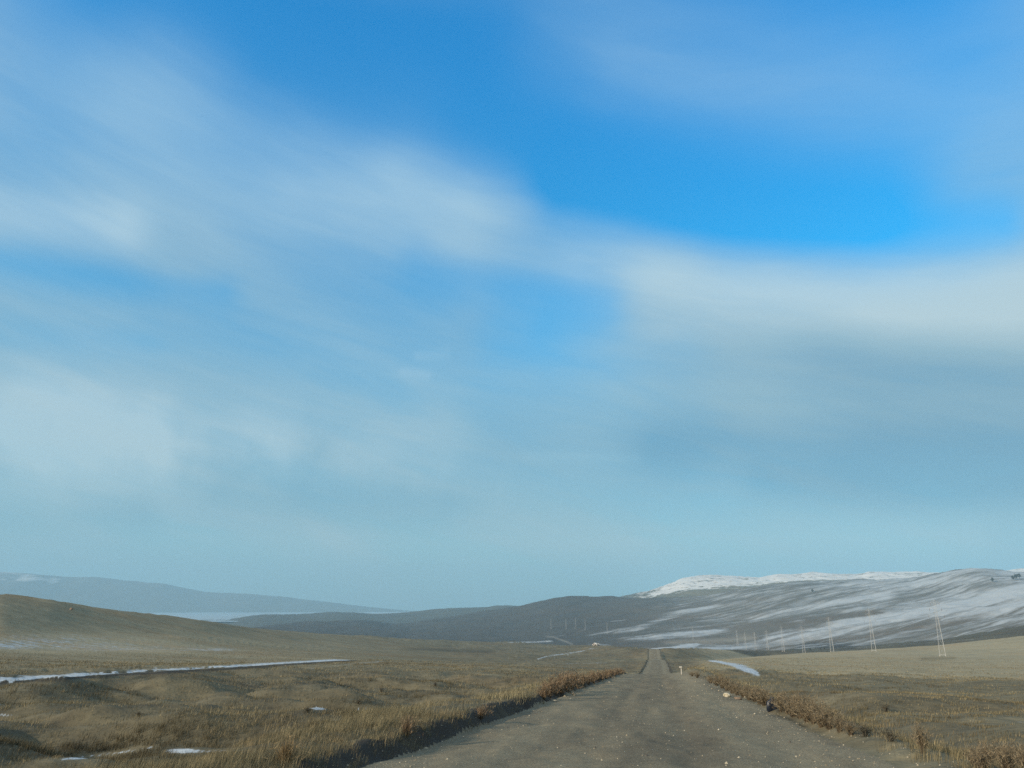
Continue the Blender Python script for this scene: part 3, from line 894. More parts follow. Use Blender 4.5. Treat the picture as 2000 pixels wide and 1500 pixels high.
# ------------------------------------------------------------------ dry grass
def grid_at(field, x, y):
    """a terrain field read at points in front of the camera"""
    a = np.arctan2(x, y)
    r = np.hypot(x, y)
    c = np.clip(np.interp(a, az_f, np.arange(len(az_f))), 0, len(az_f) - 1.001)
    j = c.astype(int)
    lr = np.log(r)
    out = np.zeros(len(r))
    order = np.argsort(j, kind='stable')
    js, starts = np.unique(j[order], return_index=True)
    ends = np.append(starts[1:], len(order))
    for jj, s0, e0 in zip(js, starts, ends):
        ii = order[s0:e0]
        out[ii] = np.interp(lr[ii], np.log(GR[:, jj]), field[:, jj])
    return out


def blades(base, hgt, width, color, lean, nseg):
    """ribbons for blades of grass; all arrays per blade. nseg 1: one triangle, 2: three triangles"""
    n = len(base)
    ph = rng.uniform(0, 2 * math.pi, n)
    wx, wy = np.cos(ph) * width / 2, np.sin(ph) * width / 2
    la = rng.normal(0, 1.5, n)
    lx = lean[:, 0] * hgt + np.cos(la) * hgt * 0.22
    ly = lean[:, 1] * hgt + np.sin(la) * hgt * 0.22
    side = np.stack([wx, wy, np.zeros(n)], 1)
    tip = base + np.stack([lx, ly, hgt], 1)
    if nseg == 1:
        v = np.stack([base - side, base + side, tip], 1).reshape(-1, 3)
        f = np.arange(n * 3).reshape(-1, 3)
        c = np.repeat(color, 3, 0)
        c[2::3] *= 1.10
        return v, f, c
    mid = base + np.stack([lx * .33, ly * .33, hgt * .58], 1)
    v = np.stack([base - side, base + side, mid - side * .75, mid + side * .75, tip], 1).reshape(-1, 3)
    o = (np.arange(n) * 5)[:, None]
    f = np.concatenate([o + np.array([[0, 1, 3]]), o + np.array([[0, 3, 2]]), o + np.array([[2, 3, 4]])], 1).reshape(-1, 3)
    c = np.repeat(color, 5, 0)
    return v, f, c


m_grass, N, b = new_mat('dry_grass')
N.put(b.inputs['Base Color'], N.attr('tint', True))
b.inputs['Roughness'].default_value = 0.8
tr = N.n.new('ShaderNodeBsdfTranslucent')
N.put(tr.inputs['Color'], N.attr('tint', True))
mx = N.n.new('ShaderNodeMixShader')
mx.inputs[0].default_value = 0.22
N.l.new(b.outputs[0], mx.inputs[1])
N.l.new(tr.outputs[0], mx.inputs[2])
N.l.new(mx.outputs[0], [k for k in N.n if k.type == 'OUTPUT_MATERIAL'][0].inputs[0])

PAL = np.array([(0.40, 0.35, 0.22), (0.33, 0.28, 0.175), (0.27, 0.235, 0.15), (0.19, 0.17, 0.115), (0.31, 0.25, 0.155), (0.25, 0.235, 0.155)])


def scatter(n, r0, r1, power, nb, seg, w0, spread):
    u = rng.random(n)
    e = 2 - power
    r = (r0 ** e + u * (r1 ** e - r0 ** e)) ** (1 / e)
    a = np.radians(rng.uniform(-37, 37, n))
    x, y = r * np.sin(a), r * np.cos(a)
    s, t = road_st(x, y)
    edge = 0.15 * vnoise(s / 0.9, s * 0 + 1, 61)
    keep = ((t < -(HALF + 0.28) + edge) | (t > HALF + 0.55 + edge) | ((t < -(HALF - 0.05) + edge) & (t > -(HALF + 0.45)) & (rng.random(n) < 0.30))) & (s > 1)
    # sparse on the stony right verge
    keep &= ~((t > 0) & (t < HALF + 1.6) & (rng.random(n) < 0.72))
    x, y, t, s, r = x[keep], y[keep], t[keep], s[keep], r[keep]
    sn = grid_at(SN, x, y)
    rt_ = grid_at(RUT, x, y)
    pn = vnoise(x / 1.6, y / 1.6, 81) * .5 + vnoise(x / 5, y / 4, 82) * .5
    keep = (rng.random(len(x)) > sstep(0.10, 0.36, sn) * 0.97) & (rt_ < 0.35) & (rng.random(len(x)) < 0.72 + 0.5 * pn)
    x, y, t, s, r, pn = x[keep], y[keep], t[keep], s[keep], r[keep], pn[keep]
    z = z_at(x, y)
    n = len(x)
    left = t < 0
    verge = np.exp(-((np.abs(t) - HALF - 1.4) / 1.5) ** 2)
    hg = np.where(left, 0.105 + 0.075 * verge, 0.10 + 0.09 * verge) * (1 + 0.45 * pn) * rng.uniform(0.7, 1.25, n)
    far = sstep(20, 90, r)
    hg = hg * (1 + 0.5 * far)
    pal = PAL[np.clip((rng.random(n) * 3 + (1 - pn) * 1.5).astype(int), 0, 5)]
    pal = pal * rng.uniform(0.68, 1.15, n)[:, None] * np.array([1.08, 1.08, 1.05])
    hp = vnoise(x / 1.3 + 5, y / 1.1, 84) * .6 + vnoise(x / 4.2, y / 3.1, 85) * .5
    pal = pal * (1 - 0.48 * sstep(-0.05, 0.5, hp) * (verge < .4))[:, None]
    hg = hg * (1 + 0.35 * np.clip(hp, -1, 1))
    pal = np.where((left & (verge > .3))[:, None], pal * np.array([1.02, 1.03, 1.02]), pal)
    pal = np.where((~left)[:, None], pal * np.array([1.0, 0.98, 0.92]), pal)
    rep = lambda q: np.repeat(q, nb, 0)
    nB = n * nb
    base = rep(np.stack([x, y, z], 1))
    off = rng.normal(0, 1, (nB, 2)) * rep(np.full(n, spread))[:, None]
    base[:, :2] += off
    base[:, 2] -= 0.02
    H = rep(hg) * rng.uniform(0.45, 1.15, nB)
    wd = w0 * (0.7 + rep(r) / 16.0) * rng.uniform(0.6, 1.3, nB)
    lean = np.stack([np.full(nB, 0.17), np.full(nB, 0.05)], 1) * rng.uniform(0.2, 1.6, (nB, 1))
    colr = rep(pal) * rng.uniform(0.55, 1.35, (nB, 1))
    return blades(base, H, wd, colr, lean, seg)


def join(parts):
    V, Fc, C_, k_ = [], [], [], 0
    for v, f, c in parts:
        V.append(v)
        Fc.append(f + k_)
        C_.append(c)
        k_ += len(v)
    return np.vstack(V), np.vstack(Fc), np.vstack(C_)


gv, gf, gc = join([scatter(29000, 7.8, 20, 1.15, 13, 2, 0.0034, 0.06), scatter(26000, 18, 50, 1.25, 10, 1, 0.0055, 0.11), scatter(24000, 45, 125, 1.4, 7, 1, 0.006, 0.25), scatter(26000, 115, 430, 1.5, 4, 1, 0.008, 0.5)])
tag(mesh_np('dry_grass', gv, gf, m_grass, attrs={'tint': gc}), kind='stuff')

# ------------------------------------------------------------------ loose gravel on the road
m_stone, N, b = new_mat('pale_stone')
pos = N.n.new('ShaderNodeNewGeometry').outputs['Position']
N.put(b.inputs['Base Color'], N.ramp(N.noise(pos, 9.0, 5), [(0.3, (0.34, 0.30, 0.22)), (0.7, (0.58, 0.54, 0.44))]))
m_pebble, N, b = new_mat('pebble')
N.put(b.inputs['Base Color'], N.attr('tint', True))


def rock_mesh(name, mat, seed, sub=2, flat=0.6, rough=0.22):
    import bmesh
    bm = bmesh.new()
    bmesh.ops.create_icosphere(bm, subdivisions=sub, radius=0.5)
    v = np.array([p.co[:] for p in bm.verts])
    f = np.array([[q.index for q in fc.verts] for fc in bm.faces])
    bm.free()
    d = vnoise(v[:, 0] * 3 + seed * 3.1, v[:, 1] * 3 + v[:, 2] * 2.3, seed) * rough + vnoise(v[:, 0] * 7 + seed, v[:, 2] * 7 + v[:, 1] * 5, seed + 5) * rough * .4
    v = v * (1 + d[:, None]) * np.array([1.0, 0.78, flat])
    v[:, 2] -= v[:, 2].min() * 0.62
    return v, f


octv = np.array([(1, 0, 0), (-.9, .2, 0), (.1, 1, .1), (0, -.9, 0), (.1, .1, .8), (0, 0, -.5)], float)
octf = np.array([(0, 2, 4), (2, 1, 4), (1, 3, 4), (3, 0, 4), (2, 0, 5), (1, 2, 5), (3, 1, 5), (0, 3, 5)])
npb = 16000
ss = 4.5 + 62 * rng.random(npb) ** 1.9
tt_ = rng.uniform(-4.3, 4.9, npb)
clus = vnoise(ss / 2.2, tt_ / 0.8, 91) * .6 + vnoise(ss / 0.7, tt_ / 0.4, 92) * .4
wgt = 0.22 + 0.55 * sstep(2.0, 3.2, tt_) + 0.7 * np.exp(-((tt_ - 1.0) / 0.6) ** 2) * sstep(14, 9, ss) + 0.5 * sstep(-2.9, -3.6, tt_) + 0.5 * clus
kp = rng.random(npb) < wgt
ss, tt_ = ss[kp], tt_[kp]
tw = tt_ + ROAD_LEFT
gx, gy = ss * ROAD_DIR[0] + tw * ROAD_DIR[1], ss * ROAD_DIR[1] - tw * ROAD_DIR[0]
inv_ = np.abs(np.degrees(np.arctan2(gx, gy))) < 36
gx, gy, ss = gx[inv_], gy[inv_], ss[inv_]
gz = z_at(gx, gy)
n = len(gx)
size = np.exp(rng.normal(math.log(0.0100), 0.52, n)) * (1 + ss / 120)
an = rng.uniform(0, 6.28, n)
vv_ = octv[None] * size[:, None, None] * rng.uniform(.6, 1.2, (n, 1, 3))
xr = vv_[..., 0] * np.cos(an)[:, None] - vv_[..., 1] * np.sin(an)[:, None]
yr = vv_[..., 0] * np.sin(an)[:, None] + vv_[..., 1] * np.cos(an)[:, None]
pv_ = np.stack([xr + gx[:, None], yr + gy[:, None], vv_[..., 2] + gz[:, None]], -1).reshape(-1, 3)
pf_ = (octf[None] + (np.arange(n) * 6)[:, None, None]).reshape(-1, 3)
pcol = np.array([(0.24, 0.21, 0.155), (0.36, 0.32, 0.235), (0.46, 0.42, 0.32), (0.13, 0.12, 0.105), (0.55, 0.51, 0.42)])[rng.choice(5, n, p=[.38, .30, .14, .12, .06])]
tag(mesh_np('gravel', pv_, pf_, m_pebble, attrs={'tint': np.repeat(pcol, 6, 0)}), kind='stuff')

# ------------------------------------------------------------------ single stones
variants = []
for k_ in range(5):
    v, f = rock_mesh('stone', m_stone, 100 + k_, 1 if k_ < 4 else 2, 0.6, 0.28)
    variants.append((v, f))
stone_me = None
STONES = [(1000, 1462), (1089, 1461), (1333, 1420), (1383, 1418), (1439, 1402), (1474, 1395), (1492, 1390), (1522, 1409), (1532, 1402), (1556, 1414), (1563, 1426), (1598, 1438), (1500, 1431),
          (1625, 1440), (1610, 1452), (1648, 1456), (1562, 1476), (1495, 1479), (1600, 1448), (1738, 1473), (1686, 1450), (1708, 1489), (1620, 1428), (1773, 1480), (1790, 1492), (1780, 1466),
          (862, 1459), (871, 1455), (915, 1462), (806, 1478), (840, 1469), (948, 1442), (1012, 1418), (1037, 1385), (1034, 1398), (1022, 1418), (1070, 1407), (1188, 1398), (765, 1494), (781, 1490),
          (905, 1440), (958, 1431), (1180, 1370), (1190, 1333), (1158, 1337), (1258, 1413), (1455, 1362), (1376, 1338), (1390, 1346), (1404, 1350), (1428, 1372), (1300, 1432), (1205, 1440),
          (1350, 1470), (1420, 1440), (1460, 1455), (1530, 1490), (1660, 1480), (1640, 1495), (1862, 1489), (1871, 1494), (1811, 1475), (1828, 1480), (1747, 1457), (1680, 1437)]
base_stone = None
for i_, (px, py) in enumerate(STONES):
    p = ground_at(px, py)
    d = math.hypot(p[0], p[1])
    sz = random.uniform(2.2, 4.4) * d / 1514
    if base_stone is None:
        protos = []
        for v, f in variants:
            o_ = mesh_np('stone', v, f, m_stone)
            protos.append(o_)
            COL.objects.unlink(o_)
        base_stone = protos
    o_ = base_stone[i_ % 4].copy()
    o_.name = 'stone'
    COL.objects.link(o_)
    o_.location = p
    o_.rotation_euler = (random.uniform(-.2, .2), random.uniform(-.2, .2), random.uniform(0, 6.28))
    o_.scale = (sz, sz, sz)
    tag(o_, 'small pale stone lying loose on the gravel road', 'stone', 'pale stones scattered on the gravel road')


def single_rock(name, px, py, wpx, seed, mat, label, flat=0.75):
    p = ground_at(px, py)
    d = math.hypot(p[0], p[1])
    v, f = rock_mesh(name, mat, seed, 3, flat, 0.24)
    sz = wpx * d / 1514
    o_ = mesh_np(name, v * sz, f, mat)
    o_.location = p
    tag(o_, label, 'rock')
    return o_


m_white, N, b = new_mat('white_rock')
pos = N.n.new('ShaderNodeNewGeometry').outputs['Position']
N.put(b.inputs['Base Color'], N.ramp(N.noise(pos, 14.0, 6), [(0.35, (0.42, 0.37, 0.25)), (0.62, (0.74, 0.70, 0.58))]))
m_pink, N, b = new_mat('reddish_rock')
pos = N.n.new('ShaderNodeNewGeometry').outputs['Position']
N.put(b.inputs['Base Color'], N.ramp(N.noise(pos, 12.0, 6), [(0.35, (0.20, 0.15, 0.11)), (0.7, (0.36, 0.28, 0.21))]))
single_rock('white_rock', 1420, 1361, 12, 140, m_white, 'white angular rock on the right edge of the gravel road')
single_rock('flat_rock', 1442, 1366, 13, 141, m_pink, 'flat pinkish rock just beyond the white rock on the right verge', 0.4)
single_rock('pale_rock', 1122, 1358, 9, 142, m_stone, 'pale rock on the left bank in front of the rust brown bushes', 0.7)
single_rock('grey_rock', 1084, 1370, 9, 143, m_stone, 'pale stone in the shade at the foot of the left bank', 0.4)
single_rock('boulder', 139, 1191.5, 6, 144, m_pink, 'single pale boulder high on the grassy hill at the left', 0.8)

# a snow-covered heap at the far edge of the plain
m_heap, N, b = new_mat('snowy_heap')
pos = N.n.new('ShaderNodeNewGeometry').outputs['Position']
nz = N.n.new('ShaderNodeNewGeometry').outputs['Normal']
N.put(b.inputs['Base Color'], N.mix(N.smooth(N.noise(pos, 0.45, 5), 0.40, 0.52), (0.16, 0.13, 0.10), SNOW_C))
p = ground_at(1164, 1261.5)
d = math.hypot(p[0], p[1])
v, f = rock_mesh('snowy_mound', m_heap, 150, 3, 0.55, 0.45)
o_ = mesh_np('snowy_mound', v * np.array([13, 8, 9]) * d / 1514, f, m_heap)
o_.location = p
tag(o_, 'small pale snowy mound at the far edge of the plain left of the road', 'mound')

# ------------------------------------------------------------------ lattice pylons
m_steel, N, b = new_mat('galvanised_steel')
pos = N.n.new('ShaderNodeNewGeometry').outputs['Position']
N.put(b.inputs['Base Color'], N.ramp(N.noise(pos, 0.8, 3), [(0.3, (0.36, 0.385, 0.40)), (0.7, (0.47, 0.49, 0.50))]))
b.inputs['Roughness'].default_value = 0.55
m_conc, N, b = new_mat('concrete')
b.inputs['Base Color'].default_value = (0.48, 0.46, 0.42, 1)
m_insu, N, b = new_mat('glazed_insulator')
b.inputs['Base Color'].default_value = (0.16, 0.13, 0.11, 1)
b.inputs['Roughness'].default_value = 0.3


def beams(segs):
    """square bars: (p0, p1, half0, half1)"""
    V, Fq = [], []
    for p0, p1, h0, h1 in segs:
        p0, p1 = np.array(p0, float), np.array(p1, float)
        d = p1 - p0
        d /= np.linalg.norm(d)
        a = np.cross(d, (0, 0, 1) if abs(d[2]) < 0.9 else (1, 0, 0))
        a /= np.linalg.norm(a)
        c = np.cross(d, a)
        k_ = len(V)
        for p, hh in ((p0, h0), (p1, h1)):
            for s1, s2 in ((-1, -1), (1, -1), (1, 1), (-1, 1)):
                V.append(p + a * hh * s1 + c * hh * s2)
        for i_ in range(4):
            j_ = (i_ + 1) % 4
            Fq.append((k_ + i_, k_ + j_, k_ + 4 + j_, k_ + 4 + i_))
        Fq.append((k_ + 3, k_ + 2, k_ + 1, k_))
        Fq.append((k_ + 4, k_ + 5, k_ + 6, k_ + 7))
    return np.array(V), np.array(Fq)


HT = 33.0


def halfw(z):
    return float(np.interp(z, [0, 24.0, 31.5, HT], [1.6, 0.55, 0.40, 0.12]))


def make_pylon():
    root = empty('transmission_pylon', (0, 0, 0))
    for sx, sy in ((1, 1), (1, -1), (-1, 1), (-1, -1)):
        sg = []
        for z0, z1 in ((0.3, 24.0), (24.0, 31.5), (31.5, HT)):
            a, c = halfw(z0), halfw(z1)
            sg.append(((sx * a, sy * a, z0), (sx * c, sy * c, z1), (0.105 if sx > 0 else 0.07) if z0 < 20 else 0.040, (0.095 if sx > 0 else 0.06) if z0 < 20 else 0.035))
        mesh_np('leg', *beams(sg), m_steel, root)
        mesh_np('footing', *beams([((sx * 1.62, sy * 1.62, -0.6), (sx * 1.6, sy * 1.6, 0.5), 0.32, 0.22)]), m_conc, root)
    lev = [0.3, 6.2, 11.2, 15.4, 19.0, 22.2, 24.0, 26.0, 28.0, 29.8, 31.5]
    sg = []
    for i_, (z0, z1) in enumerate(zip(lev[:-1], lev[1:])):
        a, c = halfw(z0), halfw(z1)
        for q in range(4):
            e0 = ((1, 1), (-1, 1), (-1, -1), (1, -1))[q]
            e1 = ((-1, 1), (-1, -1), (1, -1), (1, 1))[q]
            lo0, hi1 = (e0[0] * a, e0[1] * a, z0), (e1[0] * c, e1[1] * c, z1)
            lo1, hi0 = (e1[0] * a, e1[1] * a, z0), (e0[0] * c, e0[1] * c, z1)
            sg.append((lo0, hi1, 0.013, 0.013))
            sg.append((lo1, hi0, 0.013, 0.013))
            sg.append((hi0, hi1, 0.03, 0.03))
            if i_ == 0:
                sg.append((((lo0[0]), lo0[1], 0.9), (lo1[0], lo1[1], 0.9), 0.06, 0.06))
    tag(mesh_np('lattice', *beams(sg), m_steel, root), kind='stuff')
    for z, ln in ((24.0, 4.2), (28.0, 3.2), (31.3, 2.4)):
        for sx in (1, -1):
            w_ = halfw(z)
            sg = [((sx * w_, w_, z), (sx * ln, 0, z + 0.15), 0.045, 0.03), ((sx * w_, -w_, z), (sx * ln, 0, z + 0.15), 0.045, 0.03),
                  ((sx * halfw(z + 1.6), 0, z + 1.6), (sx * ln, 0, z + 0.17), 0.04, 0.03)]
            arm = mesh_np('cross_arm', *beams(sg), m_steel, root)
            mesh_np('insulator', *beams([((sx * ln, 0, z + 0.1), (sx * ln, 0, z - 1.5), 0.06, 0.10)]), m_insu, arm)
    return root


line = []
dep = 480.0
pyl_px = [(1829, 1285.5)]
for q in range(9):
    dpt = 480 + 150 * q
    line.append((262 + 0.1835 * (dpt - 480), dpt))
py_labels = ['nearest and tallest pale lattice pylon on the straw field', 'second nearest lattice pylon on the straw field', 'third lattice pylon counting away from the tallest one',
             'fourth lattice pylon counting away from the tallest one', 'fifth lattice pylon counting away from the tallest one', 'sixth lattice pylon counting away from the tallest one',
             'seventh lattice pylon, faint before the snowy strip', 'eighth lattice pylon, very faint before the snowy strip', 'ninth and faintest lattice pylon of the row on the straw field']
pyl = make_pylon()
LINE_ROT = -R(27)
made = []
for i_, (x_, y_) in enumerate(line):
    o_ = pyl if i_ == 0 else copy_tree(pyl)
    z_ = float(z_at(x_, y_)[0])
    o_.location = (x_, y_, z_ - 0.15)
    o_.rotation_euler = (0, 0, LINE_ROT)
    tag(o_, py_labels[i_], 'pylon', 'pylons of the power line crossing the steppe')
    made.append(o_)
for px, py, lab in ((1354, 1249, 'far lattice pylon below the streaked slope, right of the distant road end'), (1186, 1238, 'far lattice pylon alone on the streaked slope above the plain'),
                    (1143, 1230, 'rightmost of the far cluster of pylons on the dark slope'), (1124.0, 1227, 'palest pylon in the middle of the far cluster on the dark slope'),
                    (1105.5, 1229, 'pale pylon left of the palest one in the far cluster'), (1076, 1229, 'faint leftmost pylon of the far cluster on the dark slope'),
                    (971, 1183, 'tiny faint pylon on the skyline of the low far hills')):
    p = ground_at(px, py, 900)
    o_ = copy_tree(pyl)
    o_.location = p
    o_.rotation_euler = (0, 0, LINE_ROT + 0.5)
    tag(o_, lab, 'pylon', 'pylons of the power line crossing the steppe')

# ------------------------------------------------------------------ white marker post
m_paint, N, b = new_mat('white_paint')
pos = N.n.new('ShaderNodeNewGeometry').outputs['Position']
N.put(b.inputs['Base Color'], N.ramp(N.noise(pos, 6.0, 5), [(0.3, (0.62, 0.58, 0.50)), (0.6, (0.80, 0.78, 0.72))]))
b.inputs['Roughness'].default_value = 0.6
p = ground_at(1331, 1317.3)
d = math.hypot(p[0], p[1])
u_ = d / 1514
post = empty('marker_post', p)
tag(post, 'thin white roadside post with a small plate at its top', 'post')
mesh_np('pole', *beams([((0, 0, -0.3), (0, 0, 13.6 * u_), 0.033, 0.03)]), m_paint, post)
mesh_np('plate', *beams([((-0.22, -0.075, 13.1 * u_), (0.07, -0.075, 13.1 * u_), 0.055, 0.055)]), m_paint, post)


# ------------------------------------------------------------------ dry bushes, weeds, tussocks
def bush(name, seed, nst, spread, twigs, c_stem, c_twig, droop=0.0, ww=1.0):
    """unit-high plant: stems rise from one root, twigs fill the outer volume"""
    g = np.random.default_rng(seed)
    root = empty(name, (0, 0, 0))
    ph = g.uniform(0, 6.28, nst)
    el = np.abs(g.normal(0, spread, nst))
    ln = g.uniform(0.55, 1.05, nst)
    dx, dy, dz = np.cos(ph) * np.sin(el), np.sin(ph) * np.sin(el), np.cos(el)
    tip = np.stack([dx, dy, dz], 1) * ln[:, None]
    b0 = np.stack([np.cos(ph), np.sin(ph), ph * 0], 1) * g.uniform(0.01, 0.10, nst)[:, None]
    sd_ = np.stack([-np.sin(ph), np.cos(ph), ph * 0], 1) * 0.011 * ww
    mid = b0 * .5 + tip * .5 + np.array([0, 0, 0.05])
    v = np.stack([b0 - sd_, b0 + sd_, mid - sd_ * .7, mid + sd_ * .7, b0 + tip], 1).reshape(-1, 3)
    o = (np.arange(nst) * 5)[:, None]
    f = np.concatenate([o + np.array([[0, 1, 3]]), o + np.array([[0, 3, 2]]), o + np.array([[2, 3, 4]])], 1).reshape(-1, 3)
    c = np.repeat(np.array(c_stem)[None] * g.uniform(0.7, 1.3, (nst, 1)), 5, 0)
    tag(mesh_np('stems', v, f, m_grass, root, attrs={'tint': c}), kind='stuff')
    # twigs
    k_ = g.integers(0, nst, twigs)
    t_ = g.uniform(0.35, 1.0, twigs)[:, None]
    st = b0[k_] + tip[k_] * t_
    tl_ = g.uniform(0.08, 0.24, twigs)[:, None]
    dr = g.normal(0, 1, (twigs, 3))
    dr[:, 2] = np.abs(dr[:, 2]) + 0.4 - droop
    dr /= np.linalg.norm(dr, axis=1)[:, None]
    en = st + dr * tl_
    w_ = np.cross(dr, g.normal(0, 1, (twigs, 3)))
    w_ = w_ / np.linalg.norm(w_, axis=1)[:, None] * 0.014 * ww
    v = np.stack([st - w_, st + w_, en], 1).reshape(-1, 3)
    c = np.repeat(np.array(c_twig)[None] * g.uniform(0.6, 1.4, (twigs, 1)), 3, 0)
    tag(mesh_np('twigs', v, np.arange(twigs * 3).reshape(-1, 3), m_grass, root, attrs={'tint': c}), kind='stuff')
    return root


RUST = ((0.18, 0.135, 0.09), (0.29, 0.215, 0.14))
BROWN = ((0.18, 0.145, 0.10), (0.27, 0.22, 0.145))
STRAWC = ((0.30, 0.22, 0.12), (0.36, 0.275, 0.155))
SAGE = ((0.12, 0.11, 0.09), (0.17, 0.155, 0.115))
protos_b = {
    'rust': [bush('dry_bush', 201 + i_, 70, 0.55, 700, *RUST) for i_ in range(3)],
    'brown': [bush('dry_weed', 211 + i_, 90, 0.40, 620, *BROWN, ww=0.75) for i_ in range(3)],
    'tuft': [bush('grass_tussock', 221 + i_, 170, 0.42, 160, *STRAWC, ww=0.8) for i_ in range(1)],
    'sage': [bush('dark_shrub', 231 + i_, 60, 0.6, 600, *SAGE) for i_ in range(1)],
}
used_p = set()


def plant(kind, i_, px, py, hpx, wide, label, cat, group=None, rmin=2.0):
    p = ground_at(px, py, rmin)
    d = math.hypot(p[0], p[1])
    hh = hpx * d / 1514
    pr = protos_b[kind][i_ % len(protos_b[kind])]
    if pr.name in used_p:
        o_ = copy_tree(pr)
    else:
        o_ = pr
        used_p.add(pr.name)
    o_.location = (p[0], p[1], p[2] - 0.02 * hh)
    o_.rotation_euler = (0, 0, random.uniform(0, 6.28))
    o_.scale = (hh * wide, hh * wide, hh)
    for q in ('label', 'category', 'group'):
        if q in o_:
            del o_[q]
    tag(o_, label, cat, group)
    return o_


ORD = ('first second third fourth fifth sixth seventh eighth ninth tenth eleventh twelfth thirteenth fourteenth fifteenth sixteenth seventeenth eighteenth '
       'nineteenth twentieth twenty-first twenty-second twenty-third twenty-fourth').split()
# the row on the left bank
ROW_L = [(1062, 1366, 30, 1.1), (1074, 1361, 34, 1.1), (1086, 1357, 36, 1.1), (1096, 1354, 38, 1.1), (1107, 1351, 38, 1.0), (1118, 1347, 38, 0.9), (1128, 1343, 27, 1.1), (1139, 1340, 25, 1.1),
         (1149, 1337, 22, 1.2), (1159, 1333, 21, 1.2), (1168, 1330, 20, 1.3), (1177, 1328, 18, 1.2), (1185, 1325, 17, 1.3), (1193, 1322, 16, 1.3), (1200, 1320, 14, 1.4), (1207, 1318, 13, 1.4), (1213, 1316.5, 11, 1.4)]
for i_, (px, py, hpx, wd_) in enumerate(ROW_L):
    plant('rust', i_, px, py, hpx, wd_, f'rust brown dry bush, {ORD[len(ROW_L) - 1 - i_]} from the far end of the left bank row', 'bush', 'dry bushes in a row on the left road bank')
ROW_R = [(1352, 1321, 9, 1.7), (1362, 1324, 11, 1.6), (1388, 1334, 14, 1.7), (1400, 1339, 19, 1.4), (1411, 1344, 24, 1.2), (1420, 1349, 25, 1.2), (1431, 1354, 21, 1.5), (1440, 1358, 24, 1.4), (1452, 1362, 20, 1.6),
         (1463, 1367, 27, 1.4), (1474, 1370, 24, 1.5), (1484, 1374, 31, 1.2), (1493, 1378, 28, 1.3), (1526, 1390, 33, 1.3), (1540, 1394, 38, 1.25), (1550, 1400, 34, 1.4), (1564, 1403, 45, 1.1), (1577, 1410, 40, 1.3),
         (1590, 1413, 45, 1.1), (1604, 1420, 36, 1.4), (1620, 1424, 38, 1.3), (1640, 1430, 30, 1.5), (1662, 1436, 24, 1.6)]
for i_, (px, py, hpx, wd_) in enumerate(ROW_R):
    plant('brown', i_, px, py, hpx, wd_ * random.uniform(0.9, 1.2), f'tall brown dry weed, {ORD[i_]} from the marker post along the right verge', 'weed', 'dry weeds in a row along the right verge')
plant('tuft', 0, 556, 1494, 52, 1.3, 'bushy straw tussock at the road bank, at the bottom edge of the picture', 'tussock')
plant('rust', 0, 795, 1438, 38, 0.9, 'small reddish bush alone on the left road bank', 'bush')
plant('rust', 1, 940, 1405, 26, 1.1, 'low brown bush on the left bank between the reddish bush and the row', 'bush')
plant('brown', 0, 1803, 1471, 48, 0.75, 'slim reddish weed standing alone beside the right verge', 'weed')
for q_, (px, py, hpx) in enumerate(((1905, 1500, 34), (1922, 1512, 40), (1930, 1498, 40), (1958, 1502, 44), (1970, 1514, 46), (1985, 1500, 40), (2005, 1512, 42))):
    plant('brown', int(px) % 3, px, py, hpx, 1.0, f'tall brown weed, {ORD[q_]} from the left in the clump at the lower right corner', 'weed', 'clump of tall brown weeds at the lower right')
for px, py, hpx, lab in ((600, 1392, 12, 'low dark shrub beside the small snow patch in the left meadow'), (270, 1400, 10, 'low dark shrub farthest left in the near meadow'),
                         (700, 1375, 10, 'low dark shrub just behind the small snow patches in the left meadow'), (745, 1352, 9, 'small dark shrub in the middle of the left meadow'),
                         (850, 1340, 8, 'small dark shrub in the left meadow nearest the row of rust brown bushes'), (1730, 1390, 14, 'low dark shrub far out in the grass right of the road'),
                         (1690, 1438, 22, 'low dark shrub close to the right verge, left one of two'), (1740, 1448, 22, 'low dark shrub close to the right verge, right one of two')):
    plant('sage', 0, px, py, hpx, 1.5, lab, 'shrub', 'low dark shrubs among the dry grass')

# dark navy lump of unknown kind, half hidden in the weeds of the right verge
m_lump, N, b = new_mat('dark_navy')
b.inputs['Base Color'].default_value = (0.014, 0.022, 0.040, 1)
b.inputs['Roughness'].default_value = 0.38
b.inputs['Specular IOR Level'].default_value = 0.5
p = ground_at(1509, 1388)
d = math.hypot(p[0], p[1])
v, f = rock_mesh('dark_lump', m_lump, 160, 3, 1.15, 0.34)
o_ = mesh_np('dark_lump', v * np.array([19, 14, 22]) * d / 1514, f, m_lump, smooth=True)
o_.location = p
tag(o_, 'dark navy lump half hidden in the weeds on the right verge', 'sack')


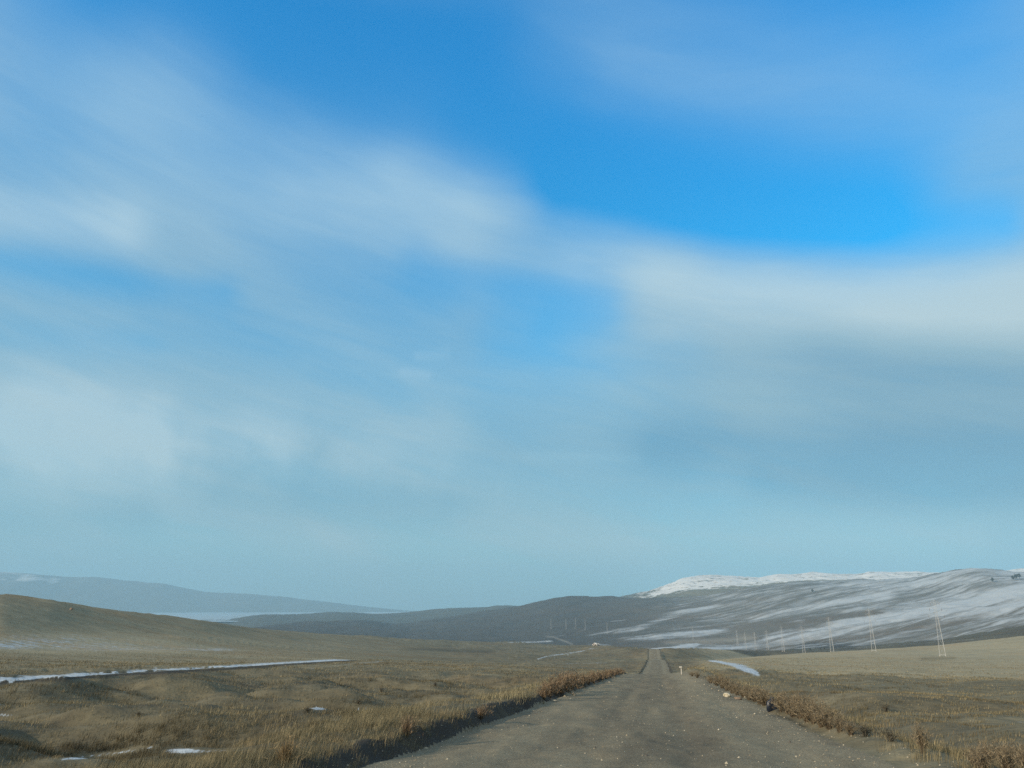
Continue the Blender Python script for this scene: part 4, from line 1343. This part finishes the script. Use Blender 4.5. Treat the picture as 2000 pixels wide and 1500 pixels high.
# ------------------------------------------------------------------ far trees and shrubs
def tree(name, px, py, hpx, seed, label, rmin, trunk_h=0.25):
    g = np.random.default_rng(seed)
    p = ground_at(px, py, rmin)
    d = math.hypot(p[0], p[1])
    H = hpx * d / 1514
    root = empty(name, (p[0], p[1], p[2] - 0.03 * H))
    tag(root, label, 'tree', None)
    mesh_np('trunk', *beams([((0, 0, 0), (0.02 * H, 0, 0.72 * H), 0.035 * H, 0.012 * H)]), m_bark, root)
    n_ = 520
    q = g.normal(0, 1, (n_, 3))
    q /= np.linalg.norm(q, axis=1)[:, None]
    q *= g.uniform(0.35, 1, (n_, 1)) ** 0.6
    lump = 1 + 0.35 * np.sin(q[:, 0] * 5 + seed) * np.cos(q[:, 2] * 4)
    c = q * np.array([0.36, 0.36, 0.42]) * lump[:, None] * H + np.array([0, 0, 0.58 * H])
    s_ = H * 0.055
    a = g.normal(0, 1, (n_, 3)) * s_
    e = g.normal(0, 1, (n_, 3)) * s_
    v = np.stack([c - a * .5, c + a * .6, c + e], 1).reshape(-1, 3)
    mesh_np('crown', v, np.arange(n_ * 3).reshape(-1, 3), m_leaf, root)
    return root


m_bark, N, b = new_mat('bark')
b.inputs['Base Color'].default_value = (0.09, 0.065, 0.045, 1)
m_leaf, N, b = new_mat('dark_needles')
pos = N.n.new('ShaderNodeNewGeometry').outputs['Position']
N.put(b.inputs['Base Color'], N.ramp(N.noise(pos, 0.4, 3), [(0.3, (0.030, 0.036, 0.026)), (0.7, (0.060, 0.060, 0.042))]))
tree('dark_tree', 1939, 1136, 7, 301, 'single dark tree on the snowy slope left of the clump of trees', 1800)
tree('dark_tree', 1979, 1132, 7, 302, 'leftmost tree of the dark clump near the ridge at right', 1800)
tree('dark_tree', 1985, 1130.5, 8, 303, 'middle tree of the dark clump near the ridge at right', 1800)
tree('dark_tree', 1991, 1129, 8, 304, 'rightmost tree of the dark clump near the ridge at right', 1800)
tree('dark_tree', 1587, 1157, 6, 305, 'small dark tree alone on the upper heath slope', 1800)
tree('dark_tree', 1582.5, 1269.5, 3.4, 306, 'leftmost dark shrub-like tree beside the snowy strip behind the straw field', 850)
tree('dark_tree', 1603, 1269, 2.4, 307, 'middle dark shrub-like tree beside the snowy strip behind the straw field', 850)
tree('dark_tree', 1610.5, 1268.8, 3.0, 308, 'rightmost dark shrub-like tree beside the snowy strip behind the straw field', 850)
